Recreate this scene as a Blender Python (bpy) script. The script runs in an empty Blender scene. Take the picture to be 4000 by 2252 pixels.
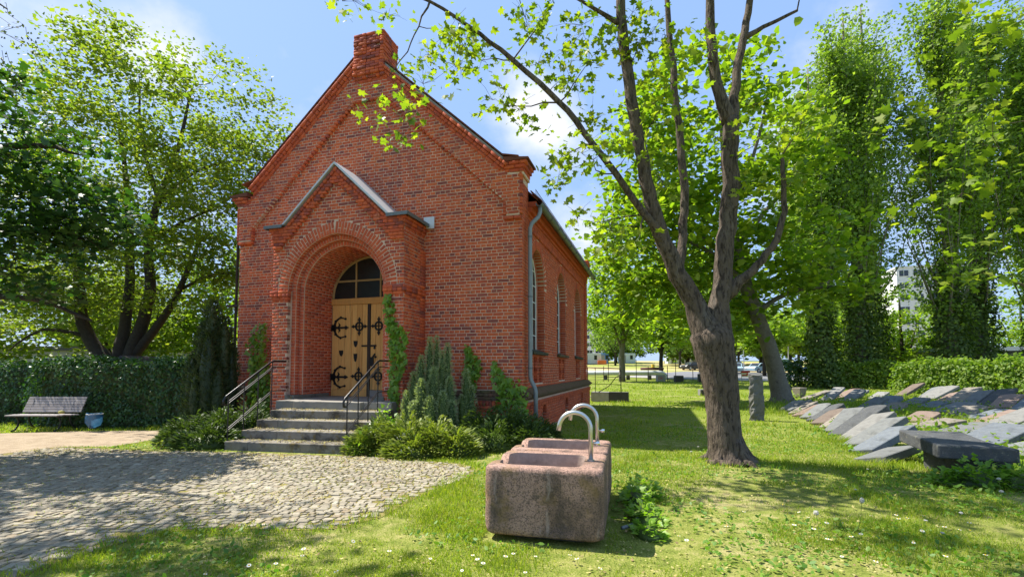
import bpy, bmesh, math, random
import numpy as np
from mathutils import Vector, Matrix
R = random.Random(7)
NP = np.random.default_rng(11)
scene = bpy.context.scene
PI = math.pi
C = scene.collection

# ---------------------------------------------------------------- camera
HC = 1.57
cam_d = bpy.data.cameras.new('camera'); cam = bpy.data.objects.new('camera', cam_d); C.objects.link(cam)
cam.location = (0, 0, HC)
cam.rotation_euler = (PI/2 + 0.05, 0, 0)
cam_d.sensor_width = 36; cam_d.lens = 36*1850/4000
cam_d.shift_y = 218.4/4000
cam_d.clip_start = 0.05; cam_d.clip_end = 3000
scene.camera = cam
# ---------------------------------------------------------------- sun + sky
SUN_EL = math.radians(56)
LH = Vector((0.930, -0.367))                      # horizontal travel of the light
ldir = Vector((LH.x*math.cos(SUN_EL), LH.y*math.cos(SUN_EL), -math.sin(SUN_EL)))
sun_d = bpy.data.lights.new('sun', 'SUN'); sun = bpy.data.objects.new('sun', sun_d); C.objects.link(sun)
sun_d.energy = 5.0; sun_d.angle = math.radians(0.53); sun_d.color = (1.0, 0.95, 0.86)
sun.rotation_euler = ldir.to_track_quat('-Z', 'Y').to_euler()
world = bpy.data.worlds.new('World'); scene.world = world; world.use_nodes = True
scene.view_settings.view_transform = 'Standard'; scene.view_settings.look = 'None'
scene.view_settings.gamma = 1; scene.view_settings.use_curve_mapping = False
scene.view_settings.exposure = 1.0
scene.cycles.use_denoising = True
scene.cycles.max_bounces = 8; scene.cycles.transparent_max_bounces = 6
scene.cycles.diffuse_bounces = 4; scene.cycles.glossy_bounces = 2; scene.cycles.transmission_bounces = 4
scene.cycles.sample_clamp_direct = 10.0; scene.cycles.sample_clamp_indirect = 4.0
scene.cycles.caustics_reflective = False; scene.cycles.caustics_refractive = False

def nd(nt, typ, **kw):
    n = nt.nodes.new(typ)
    for k, v in kw.items():
        if k.startswith('i_'):
            key = k[2:]
            s = n.inputs[int(key)] if key.isdigit() else n.inputs[key.replace('_', ' ')]
            if isinstance(v, bpy.types.NodeSocket): nt.links.new(v, s)
            else: s.default_value = v
        else: setattr(n, k, v)
    return n
def mth(nt, op, a, b=None, c=None, clamp=False):
    n = nt.nodes.new('ShaderNodeMath'); n.operation = op; n.use_clamp = clamp
    for i, v in enumerate((a, b, c)):
        if v is None: continue
        if isinstance(v, bpy.types.NodeSocket): nt.links.new(v, n.inputs[i])
        else: n.inputs[i].default_value = v
    return n.outputs[0]
def mixc(nt, f, a, b, mode='MIX'):
    n = nt.nodes.new('ShaderNodeMix'); n.data_type = 'RGBA'; n.blend_type = mode
    for s, v in ((n.inputs[0], f), (n.inputs[6], a), (n.inputs[7], b)):
        if isinstance(v, bpy.types.NodeSocket): nt.links.new(v, s)
        else: s.default_value = v if not isinstance(v, tuple) else (v if len(v) == 4 else v + (1,))
    return n.outputs[2]
def ramp(nt, f, stops):
    n = nt.nodes.new('ShaderNodeValToRGB'); e = n.color_ramp.elements
    while len(e) > 1: e.remove(e[-1])
    for i, (p, c) in enumerate(stops):
        q = e[0] if i == 0 else e.new(p)
        q.position = p; q.color = c if len(c) == 4 else tuple(c) + (1,)
    nt.links.new(f, n.inputs[0]); return n.outputs[0]

def build_world():
    nt = world.node_tree; nt.nodes.clear()
    sky = nd(nt, 'ShaderNodeTexSky', sky_type='NISHITA', sun_disc=False, sun_elevation=SUN_EL,
             sun_rotation=math.atan2(-LH.x, -LH.y), air_density=1.0, dust_density=1.2, ozone_density=1.0)
    tc = nd(nt, 'ShaderNodeTexCoord'); d = tc.outputs['Generated']
    sep = nd(nt, 'ShaderNodeSeparateXYZ', i_Vector=d)
    zz = mth(nt, 'ADD', mth(nt, 'MAXIMUM', sep.outputs[2], 0.0), 0.22)
    px = mth(nt, 'DIVIDE', sep.outputs[0], zz); py = mth(nt, 'DIVIDE', sep.outputs[1], zz)
    cv = nd(nt, 'ShaderNodeCombineXYZ', i_0=px, i_1=py, i_2=0.0).outputs[0]
    n1 = nd(nt, 'ShaderNodeTexNoise', i_Vector=cv, i_Scale=1.9, i_Detail=9.0, i_Roughness=0.58, i_Distortion=0.25)
    n2 = nd(nt, 'ShaderNodeTexNoise', i_Vector=d, i_Scale=9.0, i_Detail=6.0, i_Roughness=0.6)
    dens = mth(nt, 'MULTIPLY', mth(nt, 'SUBTRACT', n1.outputs['Fac'], 0.56), 1.0)
    # the cumulus banks that stand in this sky: direction, angular radius
    for (c, rad, amp) in (((-.585, .655, .48), .10, .55), ((-.505, .71, .485), .085, .6), ((.035, .868, .492), .088, .85), ((.085, .885, .455), .085, .7),
                     ((.50, .70, .51), .13, .5), ((.50, .79, .36), .10, .5), ((.15, .95, .26), .11, .8), ((-.68, .60, .40), .12, .4),
                     ((-.62, .74, .22), .16, .5), ((.62, .74, .24), .18, .5), ((.85, .35, .4), .2, .7), ((-.75, -.4, .5), .2, .6), ((.3, -.8, .5), .2, .6)):
        v = Vector(c).normalized()
        dot = nd(nt, 'ShaderNodeVectorMath', operation='DISTANCE', i_0=d, i_1=tuple(v)).outputs['Value']
        bump = mth(nt, 'MULTIPLY', mth(nt, 'SUBTRACT', 1.0, mth(nt, 'DIVIDE', dot, rad*1.25)), amp, clamp=True)
        dens = mth(nt, 'ADD', dens, mth(nt, 'MULTIPLY', bump, 0.75))
    dens = mth(nt, 'ADD', dens, mth(nt, 'MULTIPLY', mth(nt, 'SUBTRACT', n2.outputs['Fac'], 0.5), 0.75))
    a = mth(nt, 'MULTIPLY', mth(nt, 'SUBTRACT', dens, 0.04), 2.0, clamp=True)
    hz = mth(nt, 'MULTIPLY', mth(nt, 'SUBTRACT', 0.22, sep.outputs[2]), 2.2, clamp=True)   # milky air low over the town
    n3 = nd(nt, 'ShaderNodeTexNoise', i_Vector=d, i_Scale=5.0, i_Detail=4.0)
    cc = ramp(nt, mth(nt, 'ADD', mth(nt, 'MULTIPLY', dens, 0.9), mth(nt, 'MULTIPLY', n3.outputs['Fac'], 0.5)),
              [(0.15, (4.7, 5.5, 7.0)), (0.5, (6.3, 6.7, 7.4)), (0.85, (7.6, 7.7, 8.0))])
    sk = mixc(nt, 0.7, sky.outputs[0], (3.05, 4.85, 8.5), 'MIX')
    col = mixc(nt, mth(nt, 'MULTIPLY', hz, 0.6, clamp=True), sk, (6.2, 7.4, 9.0))
    col = mixc(nt, mth(nt, 'MULTIPLY', a, 0.93), col, cc)
    bg = nd(nt, 'ShaderNodeBackground', i_Color=col, i_Strength=0.074)
    out = nd(nt, 'ShaderNodeOutputWorld'); nt.links.new(bg.outputs[0], out.inputs[0])
build_world()

# ---------------------------------------------------------------- materials
M = {}
def mat(name, stops, rand='island', nscale=6.0, namt=0.5, ncol=None, rough=0.85, bump=0.0, bscale=40.0, metal=0.0, spec=0.3, transl=0.0, tcol=None,
        detail=5.0, coords='Object', blotch=None, coat=0.0, stretch=None, bdist=.02):
    """stops: colour ramp over the per-piece random value; noise modulates brightness; blotch=(scale,threshold,width,colour,amount)"""
    m = bpy.data.materials.new(name); m.use_nodes = True; nt = m.node_tree; nt.nodes.clear()
    tc = nd(nt, 'ShaderNodeTexCoord').outputs[coords]
    geo = nd(nt, 'ShaderNodeNewGeometry'); oi = nd(nt, 'ShaderNodeObjectInfo')
    if rand == 'none': rv = None
    elif rand == 'object': rv = oi.outputs['Random']
    else: rv = mth(nt, 'FRACT', mth(nt, 'ADD', geo.outputs['Random Per Island'], mth(nt, 'MULTIPLY', oi.outputs['Random'], 7.31)))
    if rv is None or len(stops) == 1:
        rgb = nd(nt, 'ShaderNodeRGB'); rgb.outputs[0].default_value = tuple(stops[0][1])[:3] + (1,); col = rgb.outputs[0]
    else: col = ramp(nt, rv, stops)
    vec = tc if not stretch else nd(nt, 'ShaderNodeVectorMath', operation='MULTIPLY', i_0=tc, i_1=stretch).outputs[0]
    if namt:
        nz = nd(nt, 'ShaderNodeTexNoise', i_Vector=vec, i_Scale=nscale, i_Detail=detail, i_Roughness=0.62)
        k = mth(nt, 'MULTIPLY_ADD', nz.outputs['Fac'], 2*namt, 1-namt)
        if ncol: col = mixc(nt, mth(nt, 'MULTIPLY', mth(nt, 'SUBTRACT', nz.outputs['Fac'], 0.42), 3.0*namt, clamp=True), col, ncol)
        else: col = mixc(nt, 1.0, col, nd(nt, 'ShaderNodeCombineColor', i_0=k, i_1=k, i_2=k).outputs[0], 'MULTIPLY')
    for b in (blotch or []):
        bs, th, w, bc, am = b[:5]
        bvec = vec if len(b) < 6 else nd(nt, 'ShaderNodeVectorMath', operation='MULTIPLY', i_0=tc, i_1=(1, 1, b[5])).outputs[0]
        bz = nd(nt, 'ShaderNodeTexNoise', i_Vector=bvec, i_Scale=bs, i_Detail=6.0, i_Roughness=0.65)
        f = mth(nt, 'MULTIPLY', mth(nt, 'DIVIDE', mth(nt, 'SUBTRACT', bz.outputs['Fac'], th), w), 1.0, clamp=True)
        col = mixc(nt, mth(nt, 'MULTIPLY', f, am), col, bc)
    p = nd(nt, 'ShaderNodeBsdfPrincipled', i_Base_Color=col, i_Roughness=rough, i_Metallic=metal)
    p.inputs['Specular IOR Level'].default_value = spec
    if coat: p.inputs['Coat Weight'].default_value = coat
    if bump:
        bn = nd(nt, 'ShaderNodeTexNoise', i_Vector=vec, i_Scale=bscale, i_Detail=6.0, i_Roughness=0.6)
        bp = nd(nt, 'ShaderNodeBump', i_Strength=bump, i_Distance=bdist, i_Height=bn.outputs['Fac'])
        nt.links.new(bp.outputs[0], p.inputs['Normal'])
    sh = p.outputs[0]
    if transl:
        tcl = mixc(nt, 1.0, col, tcol or (1.6, 1.9, 0.7), 'MULTIPLY')
        t = nd(nt, 'ShaderNodeBsdfTranslucent', i_Color=tcl)
        mx = nd(nt, 'ShaderNodeMixShader', i_0=transl); nt.links.new(sh, mx.inputs[1]); nt.links.new(t.outputs[0], mx.inputs[2]); sh = mx.outputs[0]
    o = nd(nt, 'ShaderNodeOutputMaterial'); nt.links.new(sh, o.inputs[0])
    M[name] = m; return m

BR = [(0.0, (.54, .098, .042)), (.22, (.61, .120, .047)), (.45, (.65, .142, .051)), (.62, (.53, .100, .046)), (.76, (.43, .090, .054)), (.90, (.33, .082, .060)), (1.0, (.24, .068, .056))]
mat('brick', BR, nscale=9, namt=.32, rough=.86, bump=.35, bscale=60, blotch=[(.55, .52, .18, (.34, .085, .05), .55), (1.6, .58, .15, (.16, .062, .05), .55), (3.0, .54, .14, (.19, .07, .055), .6, .14), (2.2, .63, .08, (.55, .30, .20), .35, .4)])
mat('brick_bright', [(0, (.53, .100, .044)), (.5, (.61, .128, .050)), (1, (.42, .084, .046))], nscale=9, namt=.38, rough=.86, bump=.35, bscale=60, blotch=[(1.6, .58, .15, (.20, .07, .052), .5)])
mat('brick_moss', [(0, (.11, .085, .055)), (.5, (.16, .085, .05)), (1, (.075, .065, .045))], nscale=12, namt=.5, rough=.95, bump=.5, bscale=50, blotch=[(5, .5, .15, (.075, .085, .03), .7)])
mat('mortar', [(0, (.66, .47, .35))], rand='none', nscale=4, namt=.4, rough=.95, bump=.3, bscale=80, blotch=[(1.1, .5, .2, (.46, .31, .22), .6)])
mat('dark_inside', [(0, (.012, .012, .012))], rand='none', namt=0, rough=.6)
mat('zinc', [(0, (.62, .63, .64))], rand='none', nscale=3, namt=.2, rough=.45, metal=.35, bump=.05, bscale=10)
mat('zinc_pipe', [(0, (.26, .285, .30))], rand='none', nscale=5, namt=.25, rough=.5, metal=.3)
mat('zinc_dull', [(0, (.17, .19, .20))], rand='none', nscale=8, namt=.3, rough=.5, metal=.35)
mat('roof_tile', [(0, (.20, .06, .03)), (.5, (.13, .05, .035)), (1, (.26, .085, .04))], nscale=8, namt=.5, rough=.9, bump=.3, blotch=[(3, .5, .2, (.07, .06, .05), .6)])
mat('cement', [(0, (.30, .28, .25))], rand='none', nscale=6, namt=.5, rough=.95, bump=.4, bscale=30)
mat('oak', [(0, (.70, .335, .095)), (.5, (.78, .395, .12)), (1, (.60, .275, .075))], nscale=5, namt=.35, rough=.65, bump=.3, bscale=9, stretch=(9, 9, .55), blotch=[(1.2, .56, .12, (.27, .14, .05), .55), (1.5, .60, .1, (.18, .13, .085), .5, .5)])
mat('oak_dark', [(0, (.36, .22, .09))], rand='none', nscale=7, namt=.4, rough=.7)
mat('oak_grey', [(0, (.28, .24, .20))], rand='none', nscale=9, namt=.3, rough=.8)
mat('iron', [(0, (.018, .017, .017))], rand='none', nscale=20, namt=.4, rough=.55, metal=.3)
mat('iron_rust', [(0, (.045, .028, .022))], rand='none', nscale=15, namt=.4, rough=.6, metal=.2)
mat('rail_iron', [(0, (.03, .028, .028))], rand='none', nscale=20, namt=.4, rough=.35, metal=.5, spec=.5)
mat('glass_dark', [(0, (.018, .019, .018))], rand='none', nscale=3, namt=.5, rough=.25, spec=.35)
mat('white_paint', [(0, (.72, .72, .68))], rand='none', nscale=6, namt=.12, rough=.5)
mat('step_stone', [(0, (.195, .175, .145)), (1, (.25, .225, .185))], nscale=7, namt=.4, rough=.92, bump=.45, bscale=55, blotch=[(2.3, .50, .12, (.035, .030, .022), .8), (6, .56, .06, (.20, .14, .035), .6)])
mat('platform_stone', [(0, (.27, .25, .215))], rand='none', nscale=5, namt=.3, rough=.9, bump=.3, bscale=50)
mat('granite_pink', [(0, (.44, .27, .205))], rand='none', nscale=110, namt=.40, rough=.9, bump=.6, bscale=130, detail=3,
    blotch=[(1.7, .46, .14, (.15, .10, .07), .75), (75, .49, .08, (.05, .04, .032), .65), (4.0, .55, .10, (.25, .155, .05), .55), (9, .58, .06, (.07, .058, .045), .55), (6, .53, .10, (.075, .058, .045), .6, .2), (8, .60, .07, (.52, .40, .34), .4, .25), (2.1, .60, .1, (.56, .35, .28), .5)])
mat('basin_inside', [(0, (.36, .27, .22))], rand='none', nscale=12, namt=.5, rough=.9, bump=.3, bscale=40, blotch=[(4, .5, .15, (.12, .10, .08), .6)])
mat('steel', [(0, (.62, .61, .58))], rand='none', nscale=30, namt=.1, rough=.32, metal=.9)
mat('chrome', [(0, (.8, .8, .8))], rand='none', namt=0, rough=.15, metal=1.0)
mat('cobble', [(0, (.21, .18, .13)), (.35, (.28, .245, .18)), (.7, (.34, .30, .22)), (.9, (.26, .205, .135)), (1, (.42, .38, .29))], nscale=20, namt=.35, rough=.85, bump=.35, bscale=60)
mat('bench_wood', [(0, (.30, .265, .25)), (.5, (.40, .36, .34)), (1, (.24, .21, .215))], nscale=10, namt=.25, rough=.7)
mat('cast_iron', [(0, (.03, .032, .03))], rand='none', nscale=20, namt=.3, rough=.6, metal=.2)
mat('blue_bag', [(0, (.05, .15, .27))], rand='none', nscale=5, namt=.3, rough=.25, spec=.5, transl=.25, tcol=(1.2, 1.4, 1.4))
SL = {'grey': (.165, .17, .165), 'pale': (.215, .21, .195), 'pink': (.225, .165, .132), 'dark': (.085, .088, .09), 'blue': (.14, .155, .17), 'tan': (.215, .19, .155), 'rust': (.16, .125, .10)}
for k, c in SL.items():
    mat('slab_'+k, [(0, tuple(v*.9 for v in c)), (1, tuple(min(1, v*1.12) for v in c))], rand='object', nscale=7, namt=.38, rough=.92, bump=.5, bscale=45, spec=.15, blotch=[(3, .52, .15, tuple(v*.5 for v in c), .6), (22, .58, .06, (.30, .29, .2), .35)])
mat('rock', [(0, (.13, .13, .12))], rand='none', nscale=5, namt=.6, rough=.85, bump=.8, bscale=14)
mat('bark', [(0, (.125, .095, .07))], rand='none', nscale=14, namt=.6, rough=.95, bump=1.0, bscale=20, bdist=.07, stretch=(1, 1, .26), blotch=[(2.2, .55, .12, (.23, .205, .165), .5), (22, .50, .09, (.03, .022, .016), .8), (1.6, .60, .1, (.10, .045, .03), .6)])
mat('bark_grey', [(0, (.17, .15, .115))], rand='none', nscale=14, namt=.5, rough=.95, bump=.8, bscale=20, blotch=[(2.0, .56, .12, (.075, .062, .046), .7)])
mat('bark_dark', [(0, (.055, .045, .034))], rand='none', nscale=12, namt=.6, rough=.95, bump=.7, bscale=24)
def leafmat(n, a, b, c, tr=.42, tcol=(1.55, 1.75, .55), rough=.5, spec=.35):
    return mat(n, [(0, a), (.5, b), (1, c)], nscale=.35 if n != 'grass' else .9, namt=.22 if n != 'grass' else .45, rough=rough, spec=spec, transl=tr, tcol=tcol, detail=2)
leafmat('leaf_maple', (.10, .165, .018), (.19, .26, .022), (.28, .31, .030), .52)
leafmat('leaf_maple2', (.085, .155, .015), (.175, .265, .020), (.27, .32, .028), .52)
leafmat('leaf_tips', (.16, .17, .03), (.21, .20, .035), (.24, .16, .04), .45)
leafmat('leaf_left', (.11, .165, .026), (.165, .215, .030), (.22, .235, .042), .55)
leafmat('leaf_shaded', (.022, .062, .014), (.036, .090, .018), (.07, .14, .022), .36)  # dark green, the shadow on these boughs put into the leaf colour
leafmat('leaf_birch', (.05, .075, .025), (.075, .10, .03), (.09, .12, .03), .35)
leafmat('leaf_poplar', (.11, .18, .032), (.19, .275, .042), (.29, .37, .06), .52)
leafmat('leaf_linden', (.14, .23, .022), (.20, .29, .028), (.25, .31, .032), .55)
leafmat('leaf_far', (.12, .20, .05), (.16, .24, .06), (.20, .26, .07), .5)
leafmat('leaf_hedge', (.026, .075, .018), (.042, .11, .022), (.075, .155, .026), .32, rough=.36, spec=.5)
leafmat('leaf_hedge2', (.10, .18, .022), (.155, .24, .026), (.21, .28, .03), .48)
leafmat('leaf_ivy', (.13, .25, .03), (.20, .33, .04), (.29, .41, .055), .42, rough=.36, spec=.5)
leafmat('leaf_ivy_tree', (.05, .09, .018), (.09, .14, .022), (.15, .20, .03), .4)
leafmat('needle_dark', (.030, .050, .020), (.05, .075, .027), (.078, .105, .036), .2)
leafmat('needle_grey', (.25, .30, .165), (.35, .405, .225), (.46, .51, .30), .3)  # pale grey green needles, with missing sunlight put into the colour
leafmat('needle_juniper', (.13, .18, .032), (.20, .25, .042), (.28, .30, .06), .3)
leafmat('needle_juniper_dark', (.045, .08, .02), (.07, .11, .026), (.10, .145, .03), .25)
leafmat('grass', (.14, .24, .018), (.24, .33, .024), (.36, .37, .060), .5, tcol=(1.4, 1.5, .5))
leafmat('weed', (.09, .20, .026), (.14, .26, .032), (.19, .30, .038), .4)
mat('white_petal', [(0, (.80, .80, .77))], rand='none', namt=0, rough=.7, transl=.25, tcol=(1, 1, 1))
mat('yellow_eye', [(0, (.70, .46, .02))], rand='none', namt=0, rough=.7)
mat('seed_down', [(0, (.66, .65, .60))], rand='none', namt=0, rough=.9, transl=.4, tcol=(1, 1, 1))
mat('stalk', [(0, (.16, .21, .05))], rand='none', namt=0, rough=.7)
mat('litter', [(0, (.42, .36, .14)), (.5, (.36, .33, .10)), (1, (.24, .15, .075))], nscale=3, namt=.1, rough=.9)
mat('asphalt', [(0, (.17, .17, .175))], rand='none', nscale=20, namt=.25, rough=.9)
mat('concrete', [(0, (.33, .31, .28))], rand='none', nscale=5, namt=.35, rough=.9, bump=.2)
mat('concrete_dark', [(0, (.07, .065, .06))], rand='none', nscale=5, namt=.4, rough=.9, bump=.2)
for n, c in dict(car_white=(.75, .76, .78), car_silver=(.45, .47, .5), car_blue=(.05, .13, .42), car_black=(.02, .02, .022), car_lblue=(.35, .48, .58), van_teal=(.32, .46, .47), red=(.55, .05, .06), orange=(.75, .18, .05), yellow=(.75, .5, .04), cont_blue=(.12, .25, .6), cont_white=(.62, .68, .72), pale_blue=(.45, .55, .62), plaster=(.68, .67, .64), plaster_beige=(.24, .215, .18), plastic_black=(.02, .02, .02), lamp_white=(.7, .7, .7), post_grey=(.3, .3, .3), pipe_silver=(.55, .56, .60), rusty=(.16, .07, .04), sign_blue=(.30, .42, .52)).items():
    mat(n, [(0, c)], rand='none', nscale=3, namt=.08, rough=.4 if n.startswith('car') or n.startswith('van') else .6, spec=.5)
mat('windscreen', [(0, (.03, .035, .04))], rand='none', namt=0, rough=.08, spec=.6)

# ---------------------------------------------------------------- mesh helpers
class MB:
    def __init__(s): s.v = []; s.f = []
    def add(s, vs, fs):
        b = len(s.v); s.v += [tuple(p) for p in vs]; s.f += [tuple(b+i for i in f) for f in fs]; return s
    def box(s, x0, x1, y0, y1, z0, z1):
        return s.add([(x0,y0,z0),(x1,y0,z0),(x1,y1,z0),(x0,y1,z0),(x0,y0,z1),(x1,y0,z1),(x1,y1,z1),(x0,y1,z1)],
                     [(0,3,2,1),(4,5,6,7),(0,1,5,4),(1,2,6,5),(2,3,7,6),(3,0,4,7)])
    def obox(s, c, a, b, d):
        c, a, b, d = map(Vector, (c, a, b, d))
        return s.add([c-a-b-d, c+a-b-d, c+a+b-d, c-a+b-d, c-a-b+d, c+a-b+d, c+a+b+d, c-a+b+d],
                     [(0,3,2,1),(4,5,6,7),(0,1,5,4),(1,2,6,5),(2,3,7,6),(3,0,4,7)])
    def prism(s, poly, ax, lo, hi):
        """poly in the two other axes (x,z for ax='y'; y,z for 'x'; x,y for 'z')"""
        f = {'y': lambda p, t: (p[0], t, p[1]), 'x': lambda p, t: (t, p[0], p[1]), 'z': lambda p, t: (p[0], p[1], t)}[ax]
        n = len(poly); vs = [f(p, lo) for p in poly] + [f(p, hi) for p in poly]
        return s.add(vs, [tuple(range(n))[::-1], tuple(range(n, 2*n))] + [(i, (i+1) % n, n+(i+1) % n, n+i) for i in range(n)])
    def tube(s, pts, rad, n=8, cap=True, flat=None):
        pts = [Vector(p) for p in pts]; k = len(pts)
        if not isinstance(rad, (list, tuple)): rad = [rad]*k
        t0 = (pts[1]-pts[0]).normalized(); u = t0.orthogonal().normalized(); vs = []
        for i, p in enumerate(pts):
            t = (pts[min(i+1, k-1)]-pts[max(i-1, 0)]).normalized()
            u = (u - t*u.dot(t)); u = u.normalized() if u.length > 1e-6 else t.orthogonal().normalized(); w = t.cross(u)
            for j in range(n):
                a = 2*PI*j/n; r = rad[i]
                vs.append(p + (u*math.cos(a) + w*math.sin(a))*r)
        fs = [(i*n+j, i*n+(j+1) % n, (i+1)*n+(j+1) % n, (i+1)*n+j) for i in range(k-1) for j in range(n)]
        if cap: fs += [tuple(range(n))[::-1], tuple((k-1)*n+j for j in range(n))]
        return s.add(vs, fs)
    def lathe(s, prof, n=16, c=(0, 0, 0)):
        vs = [(c[0]+r*math.cos(2*PI*j/n), c[1]+r*math.sin(2*PI*j/n), c[2]+z) for r, z in prof for j in range(n)]; k = len(prof)
        return s.add(vs, [(i*n+j, i*n+(j+1) % n, (i+1)*n+(j+1) % n, (i+1)*n+j) for i in range(k-1) for j in range(n)] + [tuple(range(n))[::-1], tuple((k-1)*n+j for j in range(n))])
    def build(s, name, m, parent=None, smooth=False, bevel=0.0, bseg=2):
        me = bpy.data.meshes.new(name); me.from_pydata(s.v, [], s.f); me.update()
        if bevel or True:
            bm = bmesh.new(); bm.from_mesh(me); bmesh.ops.recalc_face_normals(bm, faces=bm.faces)
            if bevel: bmesh.ops.bevel(bm, geom=list(bm.edges), offset=bevel, segments=bseg, affect='EDGES', profile=.5, clamp_overlap=True)
            bm.to_mesh(me); bm.free()
        return link(name, me, m, parent, smooth)
def link(name, me, m, parent=None, smooth=False):
    o = bpy.data.objects.new(name, me); C.objects.link(o)
    if m is not None and not me.materials: me.materials.append(M[m] if isinstance(m, str) else m)
    if smooth: me.polygons.foreach_set('use_smooth', [True]*len(me.polygons))
    if parent is not None: o.parent = parent
    return o
def npmesh(name, V, F, m, parent=None, smooth=False):
    """V (N,3), F (M,k) uniform faces; or F flat list of arrays with the same k"""
    V = np.asarray(V, np.float32); F = np.asarray(F, np.int32)
    me = bpy.data.meshes.new(name); me.vertices.add(len(V)); me.vertices.foreach_set('co', V.ravel())
    k = F.shape[1]; me.loops.add(F.size); me.loops.foreach_set('vertex_index', F.ravel())
    me.polygons.add(len(F)); me.polygons.foreach_set('loop_start', np.arange(0, F.size, k, dtype=np.int32))
    me.update(calc_edges=True); me.validate()
    return link(name, me, m, parent, smooth)
def empty(name, loc=(0, 0, 0), rz=0.0):
    o = bpy.data.objects.new(name, None); C.objects.link(o); o.location = loc; o.rotation_euler = (0, 0, rz); o.empty_display_size = .2; return o
def tag(o, label=None, cat=None, group=None, kind=None):
    if label: o['label'] = label
    if cat: o['category'] = cat
    if group: o['group'] = group
    if kind: o['kind'] = kind
    return o
def copy_tree(o, parent=None):
    c = o.copy(); C.objects.link(c); c.parent = parent
    for ch in list(o.children):
        copy_tree(ch, c)
    return c
ORD = ['first', 'second', 'third', 'fourth', 'fifth', 'sixth', 'seventh', 'eighth', 'ninth', 'tenth', 'eleventh', 'twelfth', 'thirteenth', 'fourteenth', 'fifteenth']
def gz(x, y):
    """ground height: level churchyard, rising a little towards the street and the field behind"""
    t = min(max((y-38)/45.0, 0), 1); t = t*t*(3-2*t)
    return 1.0*t + max(0, min(y, 150)-83)*0.045
# ================================================================ setting: ground, yard, path
def ground_mat():
    m = bpy.data.materials.new('lawn_soil'); m.use_nodes = True; nt = m.node_tree; nt.nodes.clear()
    tc = nd(nt, 'ShaderNodeTexCoord').outputs['Object']
    big = nd(nt, 'ShaderNodeTexNoise', i_Vector=tc, i_Scale=.55, i_Detail=6.0, i_Roughness=.62).outputs['Fac']
    mid = nd(nt, 'ShaderNodeTexNoise', i_Vector=tc, i_Scale=5.0, i_Detail=6.0, i_Roughness=.65).outputs['Fac']
    fine = nd(nt, 'ShaderNodeTexNoise', i_Vector=tc, i_Scale=60.0, i_Detail=4.0).outputs['Fac']
    gv = mth(nt, 'ADD', mth(nt, 'MULTIPLY', mid, .5), mth(nt, 'MULTIPLY', fine, .5))
    g1 = ramp(nt, gv, [(.35, (.085, .13, .018)), (.5, (.16, .21, .024)), (.65, (.25, .26, .042))])
    g2 = ramp(nt, gv, [(.33, (.055, .065, .016)), (.46, (.15, .185, .032)), (.56, (.24, .245, .060)), (.68, (.38, .32, .15))])
    sep0 = nd(nt, 'ShaderNodeSeparateXYZ', i_Vector=tc)
    g = mixc(nt, mth(nt, 'MULTIPLY', mth(nt, 'SUBTRACT', sep0.outputs[1], 8.0), .1, clamp=True), g2, g1)
    dry = ramp(nt, fine, [(.3, (.27, .205, .10)), (.6, (.46, .375, .21))])
    f = mth(nt, 'MULTIPLY', mth(nt, 'SUBTRACT', mth(nt, 'ADD', mth(nt, 'MULTIPLY', big, .62), mth(nt, 'MULTIPLY', mid, .38)), .515), 8.0, clamp=True)
    col = mixc(nt, mth(nt, 'MULTIPLY', f, .7), g, dry)
    # the ploughed field and verge beyond the fence
    sep = nd(nt, 'ShaderNodeSeparateXYZ', i_Vector=tc)
    far = mth(nt, 'MULTIPLY', mth(nt, 'SUBTRACT', sep.outputs[1], 58), .12, clamp=True)
    fld = ramp(nt, mth(nt, 'ADD', mth(nt, 'MULTIPLY', nd(nt, 'ShaderNodeTexNoise', i_Vector=tc, i_Scale=.06, i_Detail=5.0).outputs['Fac'], .8), mth(nt, 'MULTIPLY', mid, .2)), [(.4, (.24, .28, .06)), (.5, (.38, .34, .13)), (.6, (.40, .30, .16))])
    col = mixc(nt, far, col, fld)
    p = nd(nt, 'ShaderNodeBsdfPrincipled', i_Base_Color=col, i_Roughness=.95); p.inputs['Specular IOR Level'].default_value = .1
    bp = nd(nt, 'ShaderNodeBump', i_Strength=.7, i_Distance=.04, i_Height=mth(nt, 'ADD', mid, mth(nt, 'MULTIPLY', fine, .5))); nt.links.new(bp.outputs[0], p.inputs['Normal'])
    o = nd(nt, 'ShaderNodeOutputMaterial'); nt.links.new(p.outputs[0], o.inputs[0]); M['lawn_soil'] = m
ground_mat()
def sand_mat(name, a, b, c, sc=3.0):
    m = bpy.data.materials.new(name); m.use_nodes = True; nt = m.node_tree; nt.nodes.clear()
    tc = nd(nt, 'ShaderNodeTexCoord').outputs['Object']
    n1 = nd(nt, 'ShaderNodeTexNoise', i_Vector=tc, i_Scale=sc, i_Detail=7.0, i_Roughness=.7).outputs['Fac']
    n2 = nd(nt, 'ShaderNodeTexNoise', i_Vector=tc, i_Scale=sc*35, i_Detail=3.0).outputs['Fac']
    col = ramp(nt, mth(nt, 'ADD', mth(nt, 'MULTIPLY', n1, .6), mth(nt, 'MULTIPLY', n2, .4)), [(.36, a), (.5, b), (.64, c)])
    p = nd(nt, 'ShaderNodeBsdfPrincipled', i_Base_Color=col, i_Roughness=.95); p.inputs['Specular IOR Level'].default_value = .15
    bp = nd(nt, 'ShaderNodeBump', i_Strength=.6, i_Distance=.02, i_Height=n2); nt.links.new(bp.outputs[0], p.inputs['Normal'])
    o = nd(nt, 'ShaderNodeOutputMaterial'); nt.links.new(p.outputs[0], o.inputs[0]); M[name] = m
sand_mat('path_sand', (.24, .18, .12), (.34, .265, .18), (.43, .345, .24))
sand_mat('joint_soil', (.075, .055, .03), (.13, .10, .045), (.22, .17, .07), 2.0)
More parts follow.
